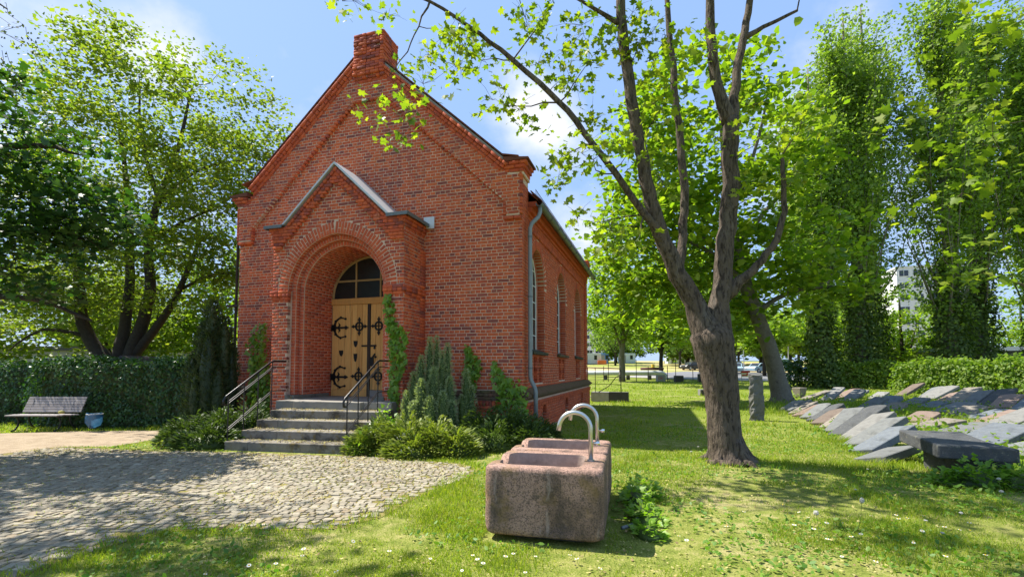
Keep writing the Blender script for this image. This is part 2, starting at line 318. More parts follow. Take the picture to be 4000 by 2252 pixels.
sand_mat('joint_soil2', (.11, .10, .03), (.20, .17, .055), (.30, .25, .09), 2.5)

def ground():
    xs = [-900, -500, -250, -120, -70] + list(range(-40, 61, 4)) + [80, 120, 200, 350, 600, 1000]
    ys = [-60, -20] + list(range(-8, 141, 4)) + [160, 200, 280, 400, 600, 1000, 1600]
    V = [(x, y, gz(x, y)) for y in ys for x in xs]; n = len(xs)
    F = [(j*n+i, j*n+i+1, (j+1)*n+i+1, (j+1)*n+i) for j in range(len(ys)-1) for i in range(n-1)]
    o = npmesh('ground', V, F, 'lawn_soil'); tag(o, 'green churchyard lawn with dry patches', kind='structure')
ground()
YARD = [(-9.6, 8.0), (-9.1, 9.5), (-7.8, 9.28), (-6.65, 9.05), (-5.32, 8.98), (-2.65, 8.5), (-0.9, 7.9), (-0.48, 7.49), (-0.61, 6.9), (-1.15, 5.85), (-1.37, 5.08), (-1.74, 4.71), (-2.2, 4.66), (-2.67, 4.71), (-3.33, 4.65), (-3.58, 4.2), (-3.68, 3.65), (-3.9, 2.6), (-5.5, 1.6), (-8.5, 2.5), (-10.5, 5.0)]
PATH = [(-16.5, 10.4), (-14.0, 11.1), (-12.27, 11.5), (-10.69, 11.86), (-8.83, 12.0), (-7.84, 10.5), (-8.0, 9.55), (-9.1, 9.5), (-9.6, 8.0), (-10.5, 5.0), (-16, 5)]
def inpoly(x, y, P):
    c = False; j = len(P)-1
    for i in range(len(P)):
        if (P[i][1] > y) != (P[j][1] > y) and x < (P[j][0]-P[i][0])*(y-P[i][1])/(P[j][1]-P[i][1])+P[i][0]: c = not c
        j = i
    return c
def pdist(x, y, P):
    d = 1e9
    for i in range(len(P)):
        ax, ay = P[i-1]; bx, by = P[i]; t = ((x-ax)*(bx-ax)+(y-ay)*(by-ay))/((bx-ax)**2+(by-ay)**2+1e-9); t = min(1, max(0, t))
        d = min(d, math.hypot(x-ax-t*(bx-ax), y-ay-t*(by-ay)))
    return d
def sheet(name, poly, m, z):
    me = bpy.data.meshes.new(name); me.from_pydata([(x, y, z) for x, y in poly], [], [tuple(range(len(poly)))]); me.update()
    o = link(name, me, m)
    if me.polygons[0].normal.z < 0: me.flip_normals()
    return o
tag(sheet('path', PATH, 'path_sand', .006), 'beige sanded path in front of the bench', kind='structure')
yard = sheet('pavement', YARD, 'joint_soil2', .004); tag(yard, 'cobbled yard before the chapel steps', kind='structure')

def cobbles():
    V = []; F = []; info = []
    rr = random.Random(3); y = 1.7; row = 0
    while y < 9.5:
        h = rr.uniform(.078, .104); x = -10.8 + rr.uniform(0, .1)
        while x < -.3:
            w = rr.choice([rr.uniform(.075, .10), rr.uniform(.095, .135)])
            cx = x+w/2; cy = y+h/2 + .16*math.sin(cx*.55+1.0) + .05*math.sin(cx*2.1+row*.2)
            x += w
            if not inpoly(cx, cy, YARD): continue
            e = pdist(cx, cy, YARD)
            if e < .05 or (e < .35 and rr.random() < .35-e): continue
            if rr.random() < .012: continue
            a = rr.gauss(0, .05); zt = .015+rr.uniform(-.005, .006)
            hw, hh = w/2-.006, h/2-.006
            pl = [(-hw, -hh), (0, -hh*1.04), (hw, -hh), (hw*1.02, 0), (hw, hh), (0, hh*1.03), (-hw, hh), (-hw*1.02, 0)]
            jit = [(rr.gauss(0, .006), rr.gauss(0, .006)) for _ in pl]
            tx, ty = rr.gauss(0, .05), rr.gauss(0, .05)
            vs = []
            for s, z in ((1.0, -.01), (.97, zt*.72), (.78, zt)):
                for (px, py), (jx, jy) in zip(pl, jit):
                    qx, qy = (px+jx)*s*(.93 if abs(px) > .9*hw and abs(py) > .9*hh else 1), (py+jy)*s
                    vs.append((qx*math.cos(a)-qy*math.sin(a), qx*math.sin(a)+qy*math.cos(a), z+tx*qx+ty*qy))
            info.append((cx, cy, vs))
        y += h; row += 1
    fs = [tuple(range(16, 24))] + [(r*8+i, r*8+(i+1) % 8, (r+1)*8+(i+1) % 8, (r+1)*8+i) for r in (0, 1) for i in range(8)]
    # the 300 stones that show largest become pieces of their own
    def key(t):
        cx, cy, _ = t
        u = 2000+1850*cx/cy; v = 1437+1850*1.57/cy
        return -cy if (0 < u < 4000 and v < 2252) else -99
    info.sort(key=key, reverse=True)
    near, rest = info[:300], info[300:]
    b = 0
    mb = MB()
    for cx, cy, vs in rest:
        mb.add([(cx+p[0], cy+p[1], p[2]) for p in vs], fs)
    me = bpy.data.meshes.new('cobblestones'); me.from_pydata(mb.v, [], mb.f); me.update()
    o = link('cobblestones', me, 'cobble', yard); tag(o, kind='stuff')
    protos = []
    for k in range(12):
        me = bpy.data.meshes.new('cobblestone'); me.from_pydata(near[k][2], [], fs); me.update(); me.materials.append(M['cobble']); protos.append((me, max(p[0] for p in near[k][2])*2, max(p[1] for p in near[k][2])*2))
    for cx, cy, vs in near:
        w = max(p[0] for p in vs)*2; h = max(p[1] for p in vs)*2
        me, pw, ph = protos[R.randrange(12)]
        o = bpy.data.objects.new('cobblestone', me); C.objects.link(o); o.parent = yard
        o.location = (cx, cy, R.uniform(-.002, .003)); o.scale = (w/pw, h/ph, 1)
cobbles()

# ================================================================ the chapel
TH = .30
chapel = empty('brick_chapel', (-3.687, 11.882, 0), -TH)
tag(chapel, 'small red brick chapel with stepped gable, chimney stump and arched porch', 'chapel')
HW = 4.1; LEN = 10.2; CH = .077
class Bricks:
    def __init__(s): s.items = []
    def put(s, c, a, b, n, hl, hh, hd):
        s.items.append((c, a, b, n, hl, hh, hd))
    def build(s, name, m, parent, jit=.0009, keep=None):
        it = s.items; N = len(it)
        if not N: return
        c = np.array([i[0] for i in it], float); a = np.array([i[1] for i in it], float); b = np.array([i[2] for i in it], float); n = np.array([i[3] for i in it], float)
        hl = np.array([i[4] for i in it])[:, None]; hh = np.array([i[5] for i in it])[:, None]; hd = np.array([i[6] for i in it])[:, None]
        c = c + n*NP.normal(0, jit, (N, 1)) + b*NP.normal(0, .0012, (N, 1))
        a2 = a + b*NP.normal(0, .006, (N, 1))
        A, B, D = a2*hl, b*hh, n*hd
        f = .0035
        As, Bs = a2*np.maximum(hl-f, hl*.5), b*np.maximum(hh-f, hh*.5); Dm = n*(hd-.004)
        V = np.stack([c-A-B-D, c+A-B-D, c+A+B-D, c-A+B-D, c-A-B+Dm, c+A-B+Dm, c+A+B+Dm, c-A+B+Dm, c-As-Bs+D, c+As-Bs+D, c+As+Bs+D, c-As+Bs+D], 1).reshape(-1, 3)
        q = np.array([(0,1,5,4),(1,2,6,5),(2,3,7,6),(3,0,4,7),(4,5,9,8),(5,6,10,9),(6,7,11,10),(7,4,8,11),(8,9,10,11)])
        F = (q[None]+(np.arange(N)*12)[:, None, None]).reshape(-1, 4)
        o = npmesh(name, V, F, m, parent); tag(o, kind='stuff'); return o
def row_fill(br, put, x0, x1, z, row, mort=.012, L=.25, hd=.05):
    """one course from x0 to x1: mixed bond of stretchers and headers with cut ends"""
    if x1-x0 < .04: return
    w = L if row % 2 == 0 else .12
    p = w+mort; off = ((row//2) % 2)*.131 if row % 2 == 0 else .0655
    x = math.floor((x0-off)/p)*p+off; segs = []
    while x < x1:
        a, b = max(x, x0), min(x+w, x1)
        if b-a > .03: segs.append((a, b))
        x += p
    for a, b in segs: put((a+b)/2, (b-a)/2)

X3, Y3, Z3 = Vector((1, 0, 0)), Vector((0, 1, 0)), Vector((0, 0, 1))
XC = -.19                                        # axis of the porch
PW, PF = 1.81, -.95                              # half width and front plane of the porch
SPR = 3.44
def arch_z(x, hw, top):
    t = min(1, abs(x)/hw)
    return SPR + (top-SPR)*(.90*math.sqrt(max(0, 1-t**2.15)) + .10*(1-t))
def arch_hw(z, hw, top):
    if z <= SPR: return hw
    if z >= top: return 0
    lo, hi = 0, hw
    for _ in range(22):
        m = (lo+hi)/2
        if arch_z(m, hw, top) > z: lo = m
        else: hi = m
    return lo
def arch_pts(hw, top, n=22, z0=0):
    P = [(-hw, z0), (-hw, SPR)]
    for i in range(1, n): 
        a = PI*(1-i/n); x = hw*math.cos(a); P.append((x, arch_z(x, hw, top)))
    return P + [(hw, SPR), (hw, z0)]
def rake_l(x): return 9.98-.89*(.06-x)           # outer roof line left of the axis
def rake_r(x): return 9.80-.91*(x-.06)
def rake(x): return rake_l(x) if x < .06 else rake_r(x)

# ---- cores in mortar
door_p = [(XC+x, z) for x, z in arch_pts(1.12, 4.52)]
foot_l, foot_r = -3.80, 3.72
core_top = .40
outline = [(-HW, 0)] + door_p + [(HW, 0), (HW, 6.02), (foot_r, 6.04), (.5, rake_r(.5)-core_top+.1), (-.4, rake_l(-.4)-core_top+.1), (foot_l, 6.04), (-HW, 6.02)]
facade = MB().prism(outline, 'y', 0, .52).build('front_wall', 'mortar', chapel); facade['label'] = 'gabled front wall of orange red brick'
porch_out = lambda: [(XC+PW, 0), (XC+PW, 5.0), (XC+1.40, 5.06), (XC, 6.36), (XC-1.40, 5.06), (XC-PW, 5.0), (XC-PW, 0)]
pm = MB()
for (y0, y1, hw, tp) in ((PF, PF+.14, 1.355, 4.75), (PF+.14, PF+.28, 1.235, 4.635), (PF+.28, -.001, 1.12, 4.52)):
    pm.prism([(XC+x, z) for x, z in arch_pts(hw, tp)] + porch_out(), 'y', y0, y1)
porch = pm.build('porch', 'mortar', chapel); porch['label'] = 'projecting gabled porch with moulded round arch'
# ---- main face bricks
bf = Bricks()
def facing(br, y, hd=.05):
    def mk(z):
        def put(cx, hl): br.put((cx, y, z), (1, 0, 0), (0, 0, 1), (0, -1, 0), hl, CH/2-.0062, hd)
        return put
    return mk
REC = 8.40; BAND = 5.05
def us(z):
    return min(3.62, .40+(REC-z)/.915)
nrow = int(9.4/CH)
for r in range(nrow):
    z = r*CH+CH/2
    if z < 1.06: continue
    lim_l = -HW; lim_r = HW
    if z > 6.04:
        lim_l = .06-(9.98-core_top-z)/.89; lim_r = .06+(9.80-core_top-z)/.91
        if lim_r-lim_l < .1: continue
    cut = None
    if z < 6.30:   # hidden behind the porch
        h = PW-.03 if z < 5.0 else max(0, 1.40-(z-5.06)/.93-.06)
        if h > 0: cut = (XC-h, XC+h)
    y = -.0435 + .05
    mk = facing(bf, .0455)(z)
    if z < BAND:
        iv = [(lim_l, lim_r)]
    else:
        u_ = us(z) if z < REC else 0
        iv = [(max(lim_l, .05-u_), min(lim_r, .05+u_))] if u_ > 0 else []
        mp = facing(bf, -.048)(z)
        for a, b in ((lim_l-.03, .05-u_-.004), (.05+u_+.004, lim_r+.03)) if u_ > 0 else ((lim_l, lim_r),):
            if cut and a < cut[1] and b > cut[0]: continue
            row_fill(bf, mp, a, b, z, r)
    for a, b in iv:
        if cut:
            if a < cut[0]: row_fill(bf, mk, a, cut[0], z, r)
            if b > cut[1]: row_fill(bf, mk, cut[1], b, z, r)
        else: row_fill(bf, mk, a, b, z, r)
# the proud border behind those bricks
pb = MB()
for s in (-1, 1):
    lo, hi = (foot_l, 6.04) if s < 0 else (foot_r, 6.04)
    P = [(s*(HW-.04), BAND+.004), (.05+s*3.70, BAND+.004), (.05+s*3.70, 5.36), (.05+s*.50, REC+.05), (.05, REC+.05), (.05, 9.44), (.05+s*.45, 9.16), (s*3.75, 6.06), (s*(HW-.04), 6.03)]
    pb.prism(P, 'y', -.0925, -.002)
border = pb.build('gable_border', 'mortar', chapel)
# split off the 300 facing bricks that show largest (right hand field, near the corner)
idx = [i for i, it in enumerate(bf.items) if it[0][1] > 0 and it[0][0] > 1.75 and 2.1 < it[0][2] < 5.0 and it[4] > .1]
idx.sort(key=lambda i: -(bf.items[i][0][0]) + abs(bf.items[i][0][2]-2.2)*.5)
pick = set(idx[:300])
unit = Bricks(); unit.items = []
_u = MB(); e = .03
_u.add([(-1,-1,-1),(1,-1,-1),(1,-1,1),(-1,-1,1)] , [])
bmesh_u = bpy.data.meshes.new('brick')
_v = []
for yy, s in ((1, 1), (-.92, 1), (-1, .965)):
    for sx, sz in ((-1, -1), (1, -1), (1, 1), (-1, 1)): _v.append((sx*s if s == 1 else sx*.985, yy, sz*(s if s == 1 else .93)))
bmesh_u.from_pydata(_v, [], [(0,1,5,4),(1,2,6,5),(2,3,7,6),(3,0,4,7),(4,5,9,8),(5,6,10,9),(6,7,11,10),(7,4,8,11),(8,9,10,11)]); bmesh_u.update(); bmesh_u.materials.append(M['brick'])
for i in sorted(pick):
    c, a, b, n, hl, hh, hd = bf.items[i]
    o = bpy.data.objects.new('brick', bmesh_u); C.objects.link(o); o.parent = facade
    o.location = (c[0], c[1]+R.gauss(0, .0008), c[2]); o.scale = (hl, hd, hh); o.rotation_euler = (0, R.gauss(0, .005), 0)
bf.items = [it for i, it in enumerate(bf.items) if i not in pick]
bf.build('face_bricks', 'brick', facade)

# ---- plinth of the front: proud base, rowlock course, mossy coping
bp_ = Bricks()
for s0, s1 in ((-HW-.09, XC-PW-.02), (XC+PW+.02, HW+.09)):
    for r in range(0, 9):
        z = .02+r*CH+CH/2
        row_fill(bp_, facing(bp_, -.03 if r < 7 else -.03-.02*(r-6))(z), s0, s1, z, r)
    x = s0+.04
    while x < s1-.02:
        bp_.put((x, -.05, .02+9*CH+.06), (0, 0, 1), (1, 0, 0), (0, -1, 0), .058, .034, .06); x += .077
bp_.build('plinth_bricks', 'brick', facade)
for s0, s1 in ((-HW-.10, XC-PW-.02), (XC+PW+.02, HW+.10)):
    MB().box(s0, s1, -.075, -.001, .005, .84).build('plinth_core', 'mortar', facade)
bc = Bricks()
for s0, s1 in ((-HW-.12, XC-PW-.02), (XC+PW+.02, HW+.14)):
    for k, (y, z, hd) in enumerate(((-.085, .885, .06), (-.06, .945, .06), (-.03, 1.01, .055))):
        x = s0
        while x < s1:
            w = min(.25 if k != 1 else .12, s1-x)
            if w > .05: bc.put((x+w/2, y, z), (1, 0, 0), (0, .35, .93) if k else (0, 0, 1), (0, -.93, .35) if k else (0, -1, 0), w/2-.006, .033, hd)
            x += w
bc.build('plinth_coping_bricks', 'brick_moss', facade, jit=.006)

# ---- raking cornice: three oversailing courses parallel to the roof
brk = Bricks(); tiles = []
for s in (-1, 1):
    sl = .89 if s < 0 else .91; ang = math.atan(sl); top0 = 9.98 if s < 0 else 9.80
    t = Vector((s*math.cos(ang), 0, -math.sin(ang))); nn = Vector((s*math.sin(ang), 0, math.cos(ang)))
    p0 = Vector((.06, 0, top0)); L0 = .40/math.cos(ang); L1 = (3.78)/math.cos(ang)
    for k, (dn, yy, mw) in enumerate(((.150, -.20, .25), (.228, -.165, .12), (.306, -.125, .25))):
        d = L0+R.uniform(0, .1)
        while d < L1-(.0 if k < 2 else .04):
            w = min(mw if R.random() < .75 else (.12 if mw > .2 else .25), L1-d+.05)
            c = p0 + t*(d+w/2) - nn*dn; c.y = yy+.10
            brk.put(tuple(c), tuple(t), tuple(nn), (0, -1, 0), w/2-.006, .033, .10)
            d += w+.006
    # bedding mortar and verge tiles
    c = p0+t*((L0+L1)/2)-nn*.215; mb = MB(); mb.obox(c+Vector((0, .10, 0)), t*(L1-L0)/2, Vector((0, .165, 0)), nn*.135); mb.build('cornice_bed', 'mortar', facade)
    c = p0+t*((L0+L1)/2)-nn*.095; mb = MB(); mb.obox(c+Vector((0, .12, 0)), t*((L1-L0)/2-.02), Vector((0, .27, 0)), nn*.03); mb.build('verge_mortar', 'cement', facade)
    d = L0-.06; k = 0
    while d < L1+.06:
        w = .36
        c = p0+t*(d+w/2)-nn*.030
        last = d+w > L1-.05
        tt = t if not last else Vector((s*.97, 0, -.22))
        nn2 = nn if not last else Vector((s*.22, 0, .97))
        if last: c = p0+t*(L1-.10)-nn*.035+Vector((s*.12, 0, .03))
        tiles.append((c+Vector((0, .10, 0)), tt, nn2, w/2+.02)); d += .315
        if last: break
brk.build('cornice_bricks', 'brick_bright', facade)
# kneelers at the feet of the gable
bk = Bricks()
for s in (-1, 1):
    for k in range(4):
        z = 6.02+k*CH+.0; out = .02+.045*k; xa = s*(3.70 if s > 0 else 3.78); xb = s*(HW+out)
        lo, hi = min(xa, xb), max(xa, xb)
        x = lo
        while x < hi-.03:
            w = min(.25 if (k+int(x*7)) % 2 else .12, hi-x); bk.put((x+w/2, -.06-.035*k+.10, z), (1, 0, 0), (0, 0, 1), (0, -1, 0), w/2-.005, .034, .10); x += w+.004
        for yy in (.10, .36): bk.put((s*(HW+out-.06), yy, z), (0, 1, 0), (0, 0, 1), (s, 0, 0), .125, .034, .06)
    mb = MB(); mb.box(min(s*3.76, s*(HW+.05)), max(s*3.76, s*(HW+.05)), -.06, .50, 5.99, 6.28); mb.build('kneeler_core', 'mortar', facade)
    mb = MB(); xs = sorted((s*3.70, s*(HW+.20)))
    mb.add([(xs[0], -.19, 6.29), (xs[1], -.19, 6.29), (xs[1], .52, 6.29), (xs[0], .52, 6.29), (xs[0], -.19, 6.35 if s < 0 else 6.40), (xs[1], -.19, 6.40 if s < 0 else 6.33), (xs[1], .52, 6.33 if s > 0 else 6.40), (xs[0], .52, 6.33)], [(0,3,2,1),(4,5,6,7),(0,1,5,4),(1,2,6,5),(2,3,7,6),(3,0,4,7)])
    mb.build('kneeler_cap', 'roof_tile', facade)
bk.build('kneeler_bricks', 'brick', facade)
# corbelled border ends
bb = Bricks()
for s in (-1, 1):
    lo, hi = sorted((s*HW, .05+s*3.62))
    for k in range(1): 
        x = lo
        while x < hi-.03:
            w = min(.25, hi-x); bb.put((x+w/2, -.042, BAND-.036), (1, 0, 0), (0, 0, 1), (0, -1, 0), w/2-.005, .034, .055); x += w+.005
bb.build('band_bricks', 'brick', facade)

# ---- roof with verge tiles and an eaves row
roof = empty('roof'); roof.parent = chapel; 
for (c, tt, n2, hl) in tiles:
    pass
rf = MB()
rf.prism([(-HW-.24, 5.56), (-HW-.24, 5.60), (0, 9.60), (HW+.24, 5.60), (HW+.24, 5.56), (0, 9.50)], 'y', .53, LEN-.41)
roofm = rf.build('roof_slope', 'roof_tile', chapel)
bpy.data.objects.remove(roof)
tile_me = MB().box(-1, 1, -.22, .30, -.012, .012); 
for (c, tt, n2, hl) in tiles:
    mb = MB(); mb.obox(Vector((0, 0, 0)), tt*hl, Vector((0, .27, 0)), n2*.016)
    o = mb.build('roof_tile', 'roof_tile', roofm); o.location = c
for i in range(26):
    if i == 0:
        et = MB(); a = math.atan(.985)
        et.obox(Vector((0, 0, 0)), Vector((math.cos(a), 0, -math.sin(a)))*.19, Vector((0, .185, 0)), Vector((math.sin(a), 0, math.cos(a)))*.014)
        o0 = et.build('roof_tile', 'roof_tile', roofm); o = o0
    else:
        o = o0.copy(); C.objects.link(o)
    o.location = (HW+.21, .66+i*.375, 5.66+R.uniform(-.006, .006))
# ---- chimney stump on the apex
ck = Bricks(); cx0, cx1, cy0, cy1 = -.34, .53, -.20, .50
for r in range(16):
    z = 8.92+r*CH; g = -.05 if r == 0 else (-.025 if r == 1 else (0 if r < 7 else -.04))
    if r < 2: g = -.05+.025*r
    x0_, x1_, y0_ = (cx0-.02 if r < 6 else cx0), (cx1+.02 if r < 6 else cx1), cy0+(.10-.05*r if r < 2 else 0)
    for nm, f0, f1, fn in (('f', x0_, x1_, None), ('r', y0_, cy1, 1), ('l', y0_, cy1, -1)):
        x = f0+(0 if r % 2 else .06)
        x = f0
        k = r % 2
        while x < f1-.03:
            w = min((.25 if k % 2 else .12), f1-x); k += 1
            if R.random() > .02 or r < 8:
                if fn is None: ck.put((x+w/2, y0_+.05+R.uniform(-.012, .006), z), (1, 0, R.gauss(0, .02)), (0, 0, 1), (0, -1, 0), w/2-.006, .031, .055)
                else: ck.put(((x1_-.05) if fn > 0 else x0_+.05, x+w/2, z), (0, 1, 0), (0, 0, 1), (fn, 0, 0), w/2-.006, .031, .055)
            x += w+.006
chim = MB().box(cx0+.025, cx1-.025, cy0+.07, cy1-.03, 8.99, 8.92+15.3*CH).build('chimney', 'mortar', chapel)
ck.build('chimney_bricks', 'brick', chim, jit=.008)

# ---- porch front
bpz = Bricks(); nrow = int(6.4/CH)
def us_p(z): return max(0, min(1.50, .12+(5.87-z)/.97))
for r in range(nrow):
    z = r*CH+CH/2
    if z < .10: continue
    lim = PW if z < 5.0 else max(0, 1.40-(z-5.06)/.93-.20)
    if lim < .08: continue
    ring = arch_hw(z, 1.655, 5.05) if z < 5.05 else 0
    if z < SPR-.02: ring = 1.355
    if ring < .05 and z > 5.0:
        u_ = us_p(z)
        if u_ > .05:
            row_fill(bpz, facing(bpz, PF+.0455)(z), XC-u_, XC+u_, z, r)
            for s in (-1, 1):
                if lim-u_ > .04: row_fill(bpz, facing(bpz, PF-.035)(z), *(sorted((XC+s*u_, XC+s*lim))), z, r)
        else: row_fill(bpz, facing(bpz, PF-.035)(z), XC-lim, XC+lim, z, r)
        continue
    for s in (-1, 1):
        a, b = ring, lim
        if b-a < .05: continue
        if z > 4.46 and z < 5.9:
            u_ = us_p(z)
            if u_ > a+.03: row_fill(bpz, facing(bpz, PF+.0455)(z), *(sorted((XC+s*a, XC+s*min(u_, b)))), z, r)
            a2 = max(a, u_)
            if b-a2 > .04: row_fill(bpz, facing(bpz, PF-.035)(z), *(sorted((XC+s*a2, XC+s*b))), z, r)
        else:
            proud = -.035 if z >= 5.9 else .0455
            row_fill(bpz, facing(bpz, PF+proud)(z), *(sorted((XC+s*a, XC+s*b))), z, r)
# porch sides
for s in (-1, 1):
    for r in range(int(4.95/CH)):
        z = r*CH+CH/2
        def put(cy, hl, z=z, s=s): bpz.put((XC+s*(PW-.0435), cy, z), (0, 1, 0), (0, 0, 1), (s, 0, 0), hl, CH/2-.005, .05)
        row_fill(bpz, put, PF, 0, z, r+s)
        # raised angle strip
        if z < 4.4 and s > 0 and not 3.2 < z < 3.5:
            bpz.put((XC+s*(PW+.0), -.10, z), (0, 1, 0), (0, 0, 1), (s, 0, 0), .10, CH/2-.005, .05)
bpz.build('porch_bricks', 'brick', porch)
# porch cornice under the zinc
bcn = Bricks()
for s in (-1, 1):
    for k in range(3):
        z = 4.80+k*CH; o_ = .02+.035*k
        x = XC+s*1.42; lo, hi = sorted((XC+s*1.42, XC+s*(PW+o_)))
        x = lo
        while x < hi-.03:
            w = min(.25, hi-x); bcn.put((x+w/2, PF-.02-.03*k+.05, z), (1, 0, 0), (0, 0, 1), (0, -1, 0), w/2-.005, .034, .06); x += w+.004
        y = PF
        while y < -.03:
            w = min(.25, -y); bcn.put((XC+s*(PW+o_-.05), y+w/2, z), (0, 1, 0), (0, 0, 1), (s, 0, 0), w/2-.005, .034, .06); y += w+.004
    t = Vector((s*.732, 0, -.681)); nn = Vector((s*.681, 0, .732))
    for k in range(2):
        d = .02
        while d < 1.94:
            w = .25 if k else .12
            c = Vector((XC, PF-.085+.035*k+.06, 6.37))+t*(d+w/2)-nn*(.075+.078*k)
            bcn.put(tuple(c), tuple(t), tuple(nn), (0, -1, 0), w/2-.005, .033, .07); d += w+.006
    # impost band
    for k, zz in enumerate((3.26, 3.335, 3.41)):
        o_ = .05 if k != 0 else .025
        lo, hi = sorted((XC+s*1.30, XC+s*(PW+o_))); x = lo
        while x < hi-.03:
            w = min(.25 if k != 1 else .12, hi-x); bcn.put((x+w/2, PF-o_+.05, zz), (1, 0, 0), (0, 0, 1), (0, -1, 0), w/2-.005, .034, .055); x += w+.004
        y = PF-o_+.1
        while y < -.03:
            w = min(.25, -y); bcn.put((XC+s*(PW+o_-.05), y+w/2, zz), (0, 1, 0), (0, 0, 1), (s, 0, 0), w/2-.005, .034, .055); y += w+.004
bcn.build('porch_cornice_bricks', 'brick', porch)
# voussoirs: outer ring and the two inner orders, then jambs and the vault of the passage
bv = Bricks()
def profile(hw, top, step):
    """points along jamb-arch-jamb with tangents"""
    P = [Vector((x, 0, z)) for x, z in arch_pts(hw, top, 60)]
    L = [0]
    for i in range(1, len(P)): L.append(L[-1]+(P[i]-P[i-1]).length)
    out = []; n = int(L[-1]/step); st = L[-1]/n
    for k in range(n):
        d = (k+.5)*st; i = max(j for j in range(len(L)) if L[j] <= d); i = min(i, len(P)-2)
        f = (d-L[i])/(L[i+1]-L[i]+1e-9); p = P[i].lerp(P[i+1], f); t = (P[i+1]-P[i]).normalized(); out.append((p, t, d, L[-1]))
    return out
for (hw, tp, wid, y, m0) in ((1.355, 4.75, .285, PF, 0), (1.235, 4.635, .115, PF+.14, 1), (1.12, 4.52, .11, PF+.28, 2)):
    for k, (p, t, d, LL) in enumerate(profile(hw, tp, .0745)):
        n = Vector((t.z, 0, -t.x)); n = -n if n.dot(Vector((0, 0, 1))) < 0 and p.z > SPR else n
        outw = Vector((p.x, 0, max(0, p.z-SPR)*1.0)); outw = outw.normalized() if outw.length > 0 else X3
        n = Vector((-t.z, 0, t.x)); n = n if n.dot(outw) > 0 else -n
        if p.z < SPR+.02 and m0 == 0: continue
        c0 = p+Vector((XC, y+.045, 0))
        if wid > .2:
            parts = [(.0, wid)] if k % 2 else [(0, .12), (.13, wid)]
        else: parts = [(0, wid)]
        for a, b in parts:
            c = c0+n*((a+b)/2); bv.put(tuple(c), tuple(n), tuple(t), (0, -1, 0), (b-a)/2-.004, .033, .053)
        # soffit of the order
        if m0 < 2: bv.put(tuple(p+Vector((XC, y+.075, 0))+n*.045), (0, 1, 0), tuple(t), tuple(-n), .062, .033, .05)
        else:
            yy = y+.02; kk = k % 2
            while yy < .40:
                w = .12 if kk == 0 else .25; kk += 1
                w = min(w, .40-yy)
                if w > .04: bv.put(tuple(p+Vector((XC, yy+w/2, 0))+n*.045), (0, 1, 0), tuple(t), tuple(-n), w/2-.005, .033, .05)
                yy += w
bv.build('arch_bricks', 'brick_bright', porch)
for a_, b_ in ((XC-1.36, XC-1.10), (XC+1.10, XC+1.36)): MB().box(a_, b_, PF-.03, .30, .80, .93).build('jamb_footing', 'step_stone', porch, bevel=.01)
# ---- porch roof of zinc
zr = MB()
for s in (-1, 1):
    t = Vector((s*.732, 0, -.681)); nn = Vector((s*.681, 0, .732))
    c = Vector((XC, (PF-.13)/2, 6.40))+t*.99
    zr.obox(c, t*.995, Vector((0, (abs(PF)+.13)/2, 0)), nn*.022)
zroof = zr.build('porch_roof', 'zinc', chapel)
for s in (-1, 1):
    g = MB(); lo, hi = sorted((XC+s*1.42, XC+s*(PW+.17))); g.box(lo, hi, PF-.17, -.003, 5.02, 5.04); lo, hi = sorted((XC+s*1.44, XC+s*(PW+.17)))
    g.box(lo, hi, PF-.175, PF-.16, 4.965, 5.035); lo, hi = sorted((XC+s*(PW+.155), XC+s*(PW+.175))); g.box(lo, hi, PF-.17, -.003, 4.965, 5.045)
    g.build('gutter_box', 'zinc_dull', zroof)
    if s > 0: MB().box(XC+PW+.02, XC+PW+.30, -.075, -.062, 4.93, 5.22).build('flashing', 'zinc', zroof)
# ================================================================ door and fanlight
DY = .40; DZ0, DZ1 = .84, 3.26
door = empty('door'); door.parent = chapel; door.location = (XC, DY, DZ0); door['label'] = 'plank double door with black iron strap ornaments'
leafx = [(-1.10, -.50), (-.49, .0), (.085, .55), (.56, 1.10)]
dh = DZ1-DZ0
for (a, b) in leafx:
    n = 3; w = (b-a)/n
    for i in range(n):
        o = MB().box(a+i*w+.003, a+(i+1)*w-.003, -.02+R.uniform(-.003, .003), .03, .17, dh-.02).build('plank', 'oak', door, bevel=.004, bseg=1)
    MB().box(a+.002, b-.002, -.035, .03, .0, .165).build('kick_board', 'oak' if a < -.4 else 'oak_grey', door, bevel=.006)
MB().box(-.515, -.475, -.04, .03, .17, dh-.02).build('leaf_stile', 'oak', door, bevel=.006)
MB().box(.545, .585, -.04, .03, .17, dh-.02).build('leaf_stile', 'oak', door, bevel=.006)
MB().box(.0, .085, -.045, .03, .0, dh-.02).build('cover_strip', 'iron_rust', door, bevel=.006)
MB().box(-1.12, 1.12, -.05, .05, dh-.015, dh+.15).build('transom', 'oak', door, bevel=.015)
def arc2(cx, cz, r, a0, a1, n=16): return [(cx+r*math.cos(a0+(a1-a0)*i/n), -.04, cz+r*math.sin(a0+(a1-a0)*i/n)) for i in range(n+1)]
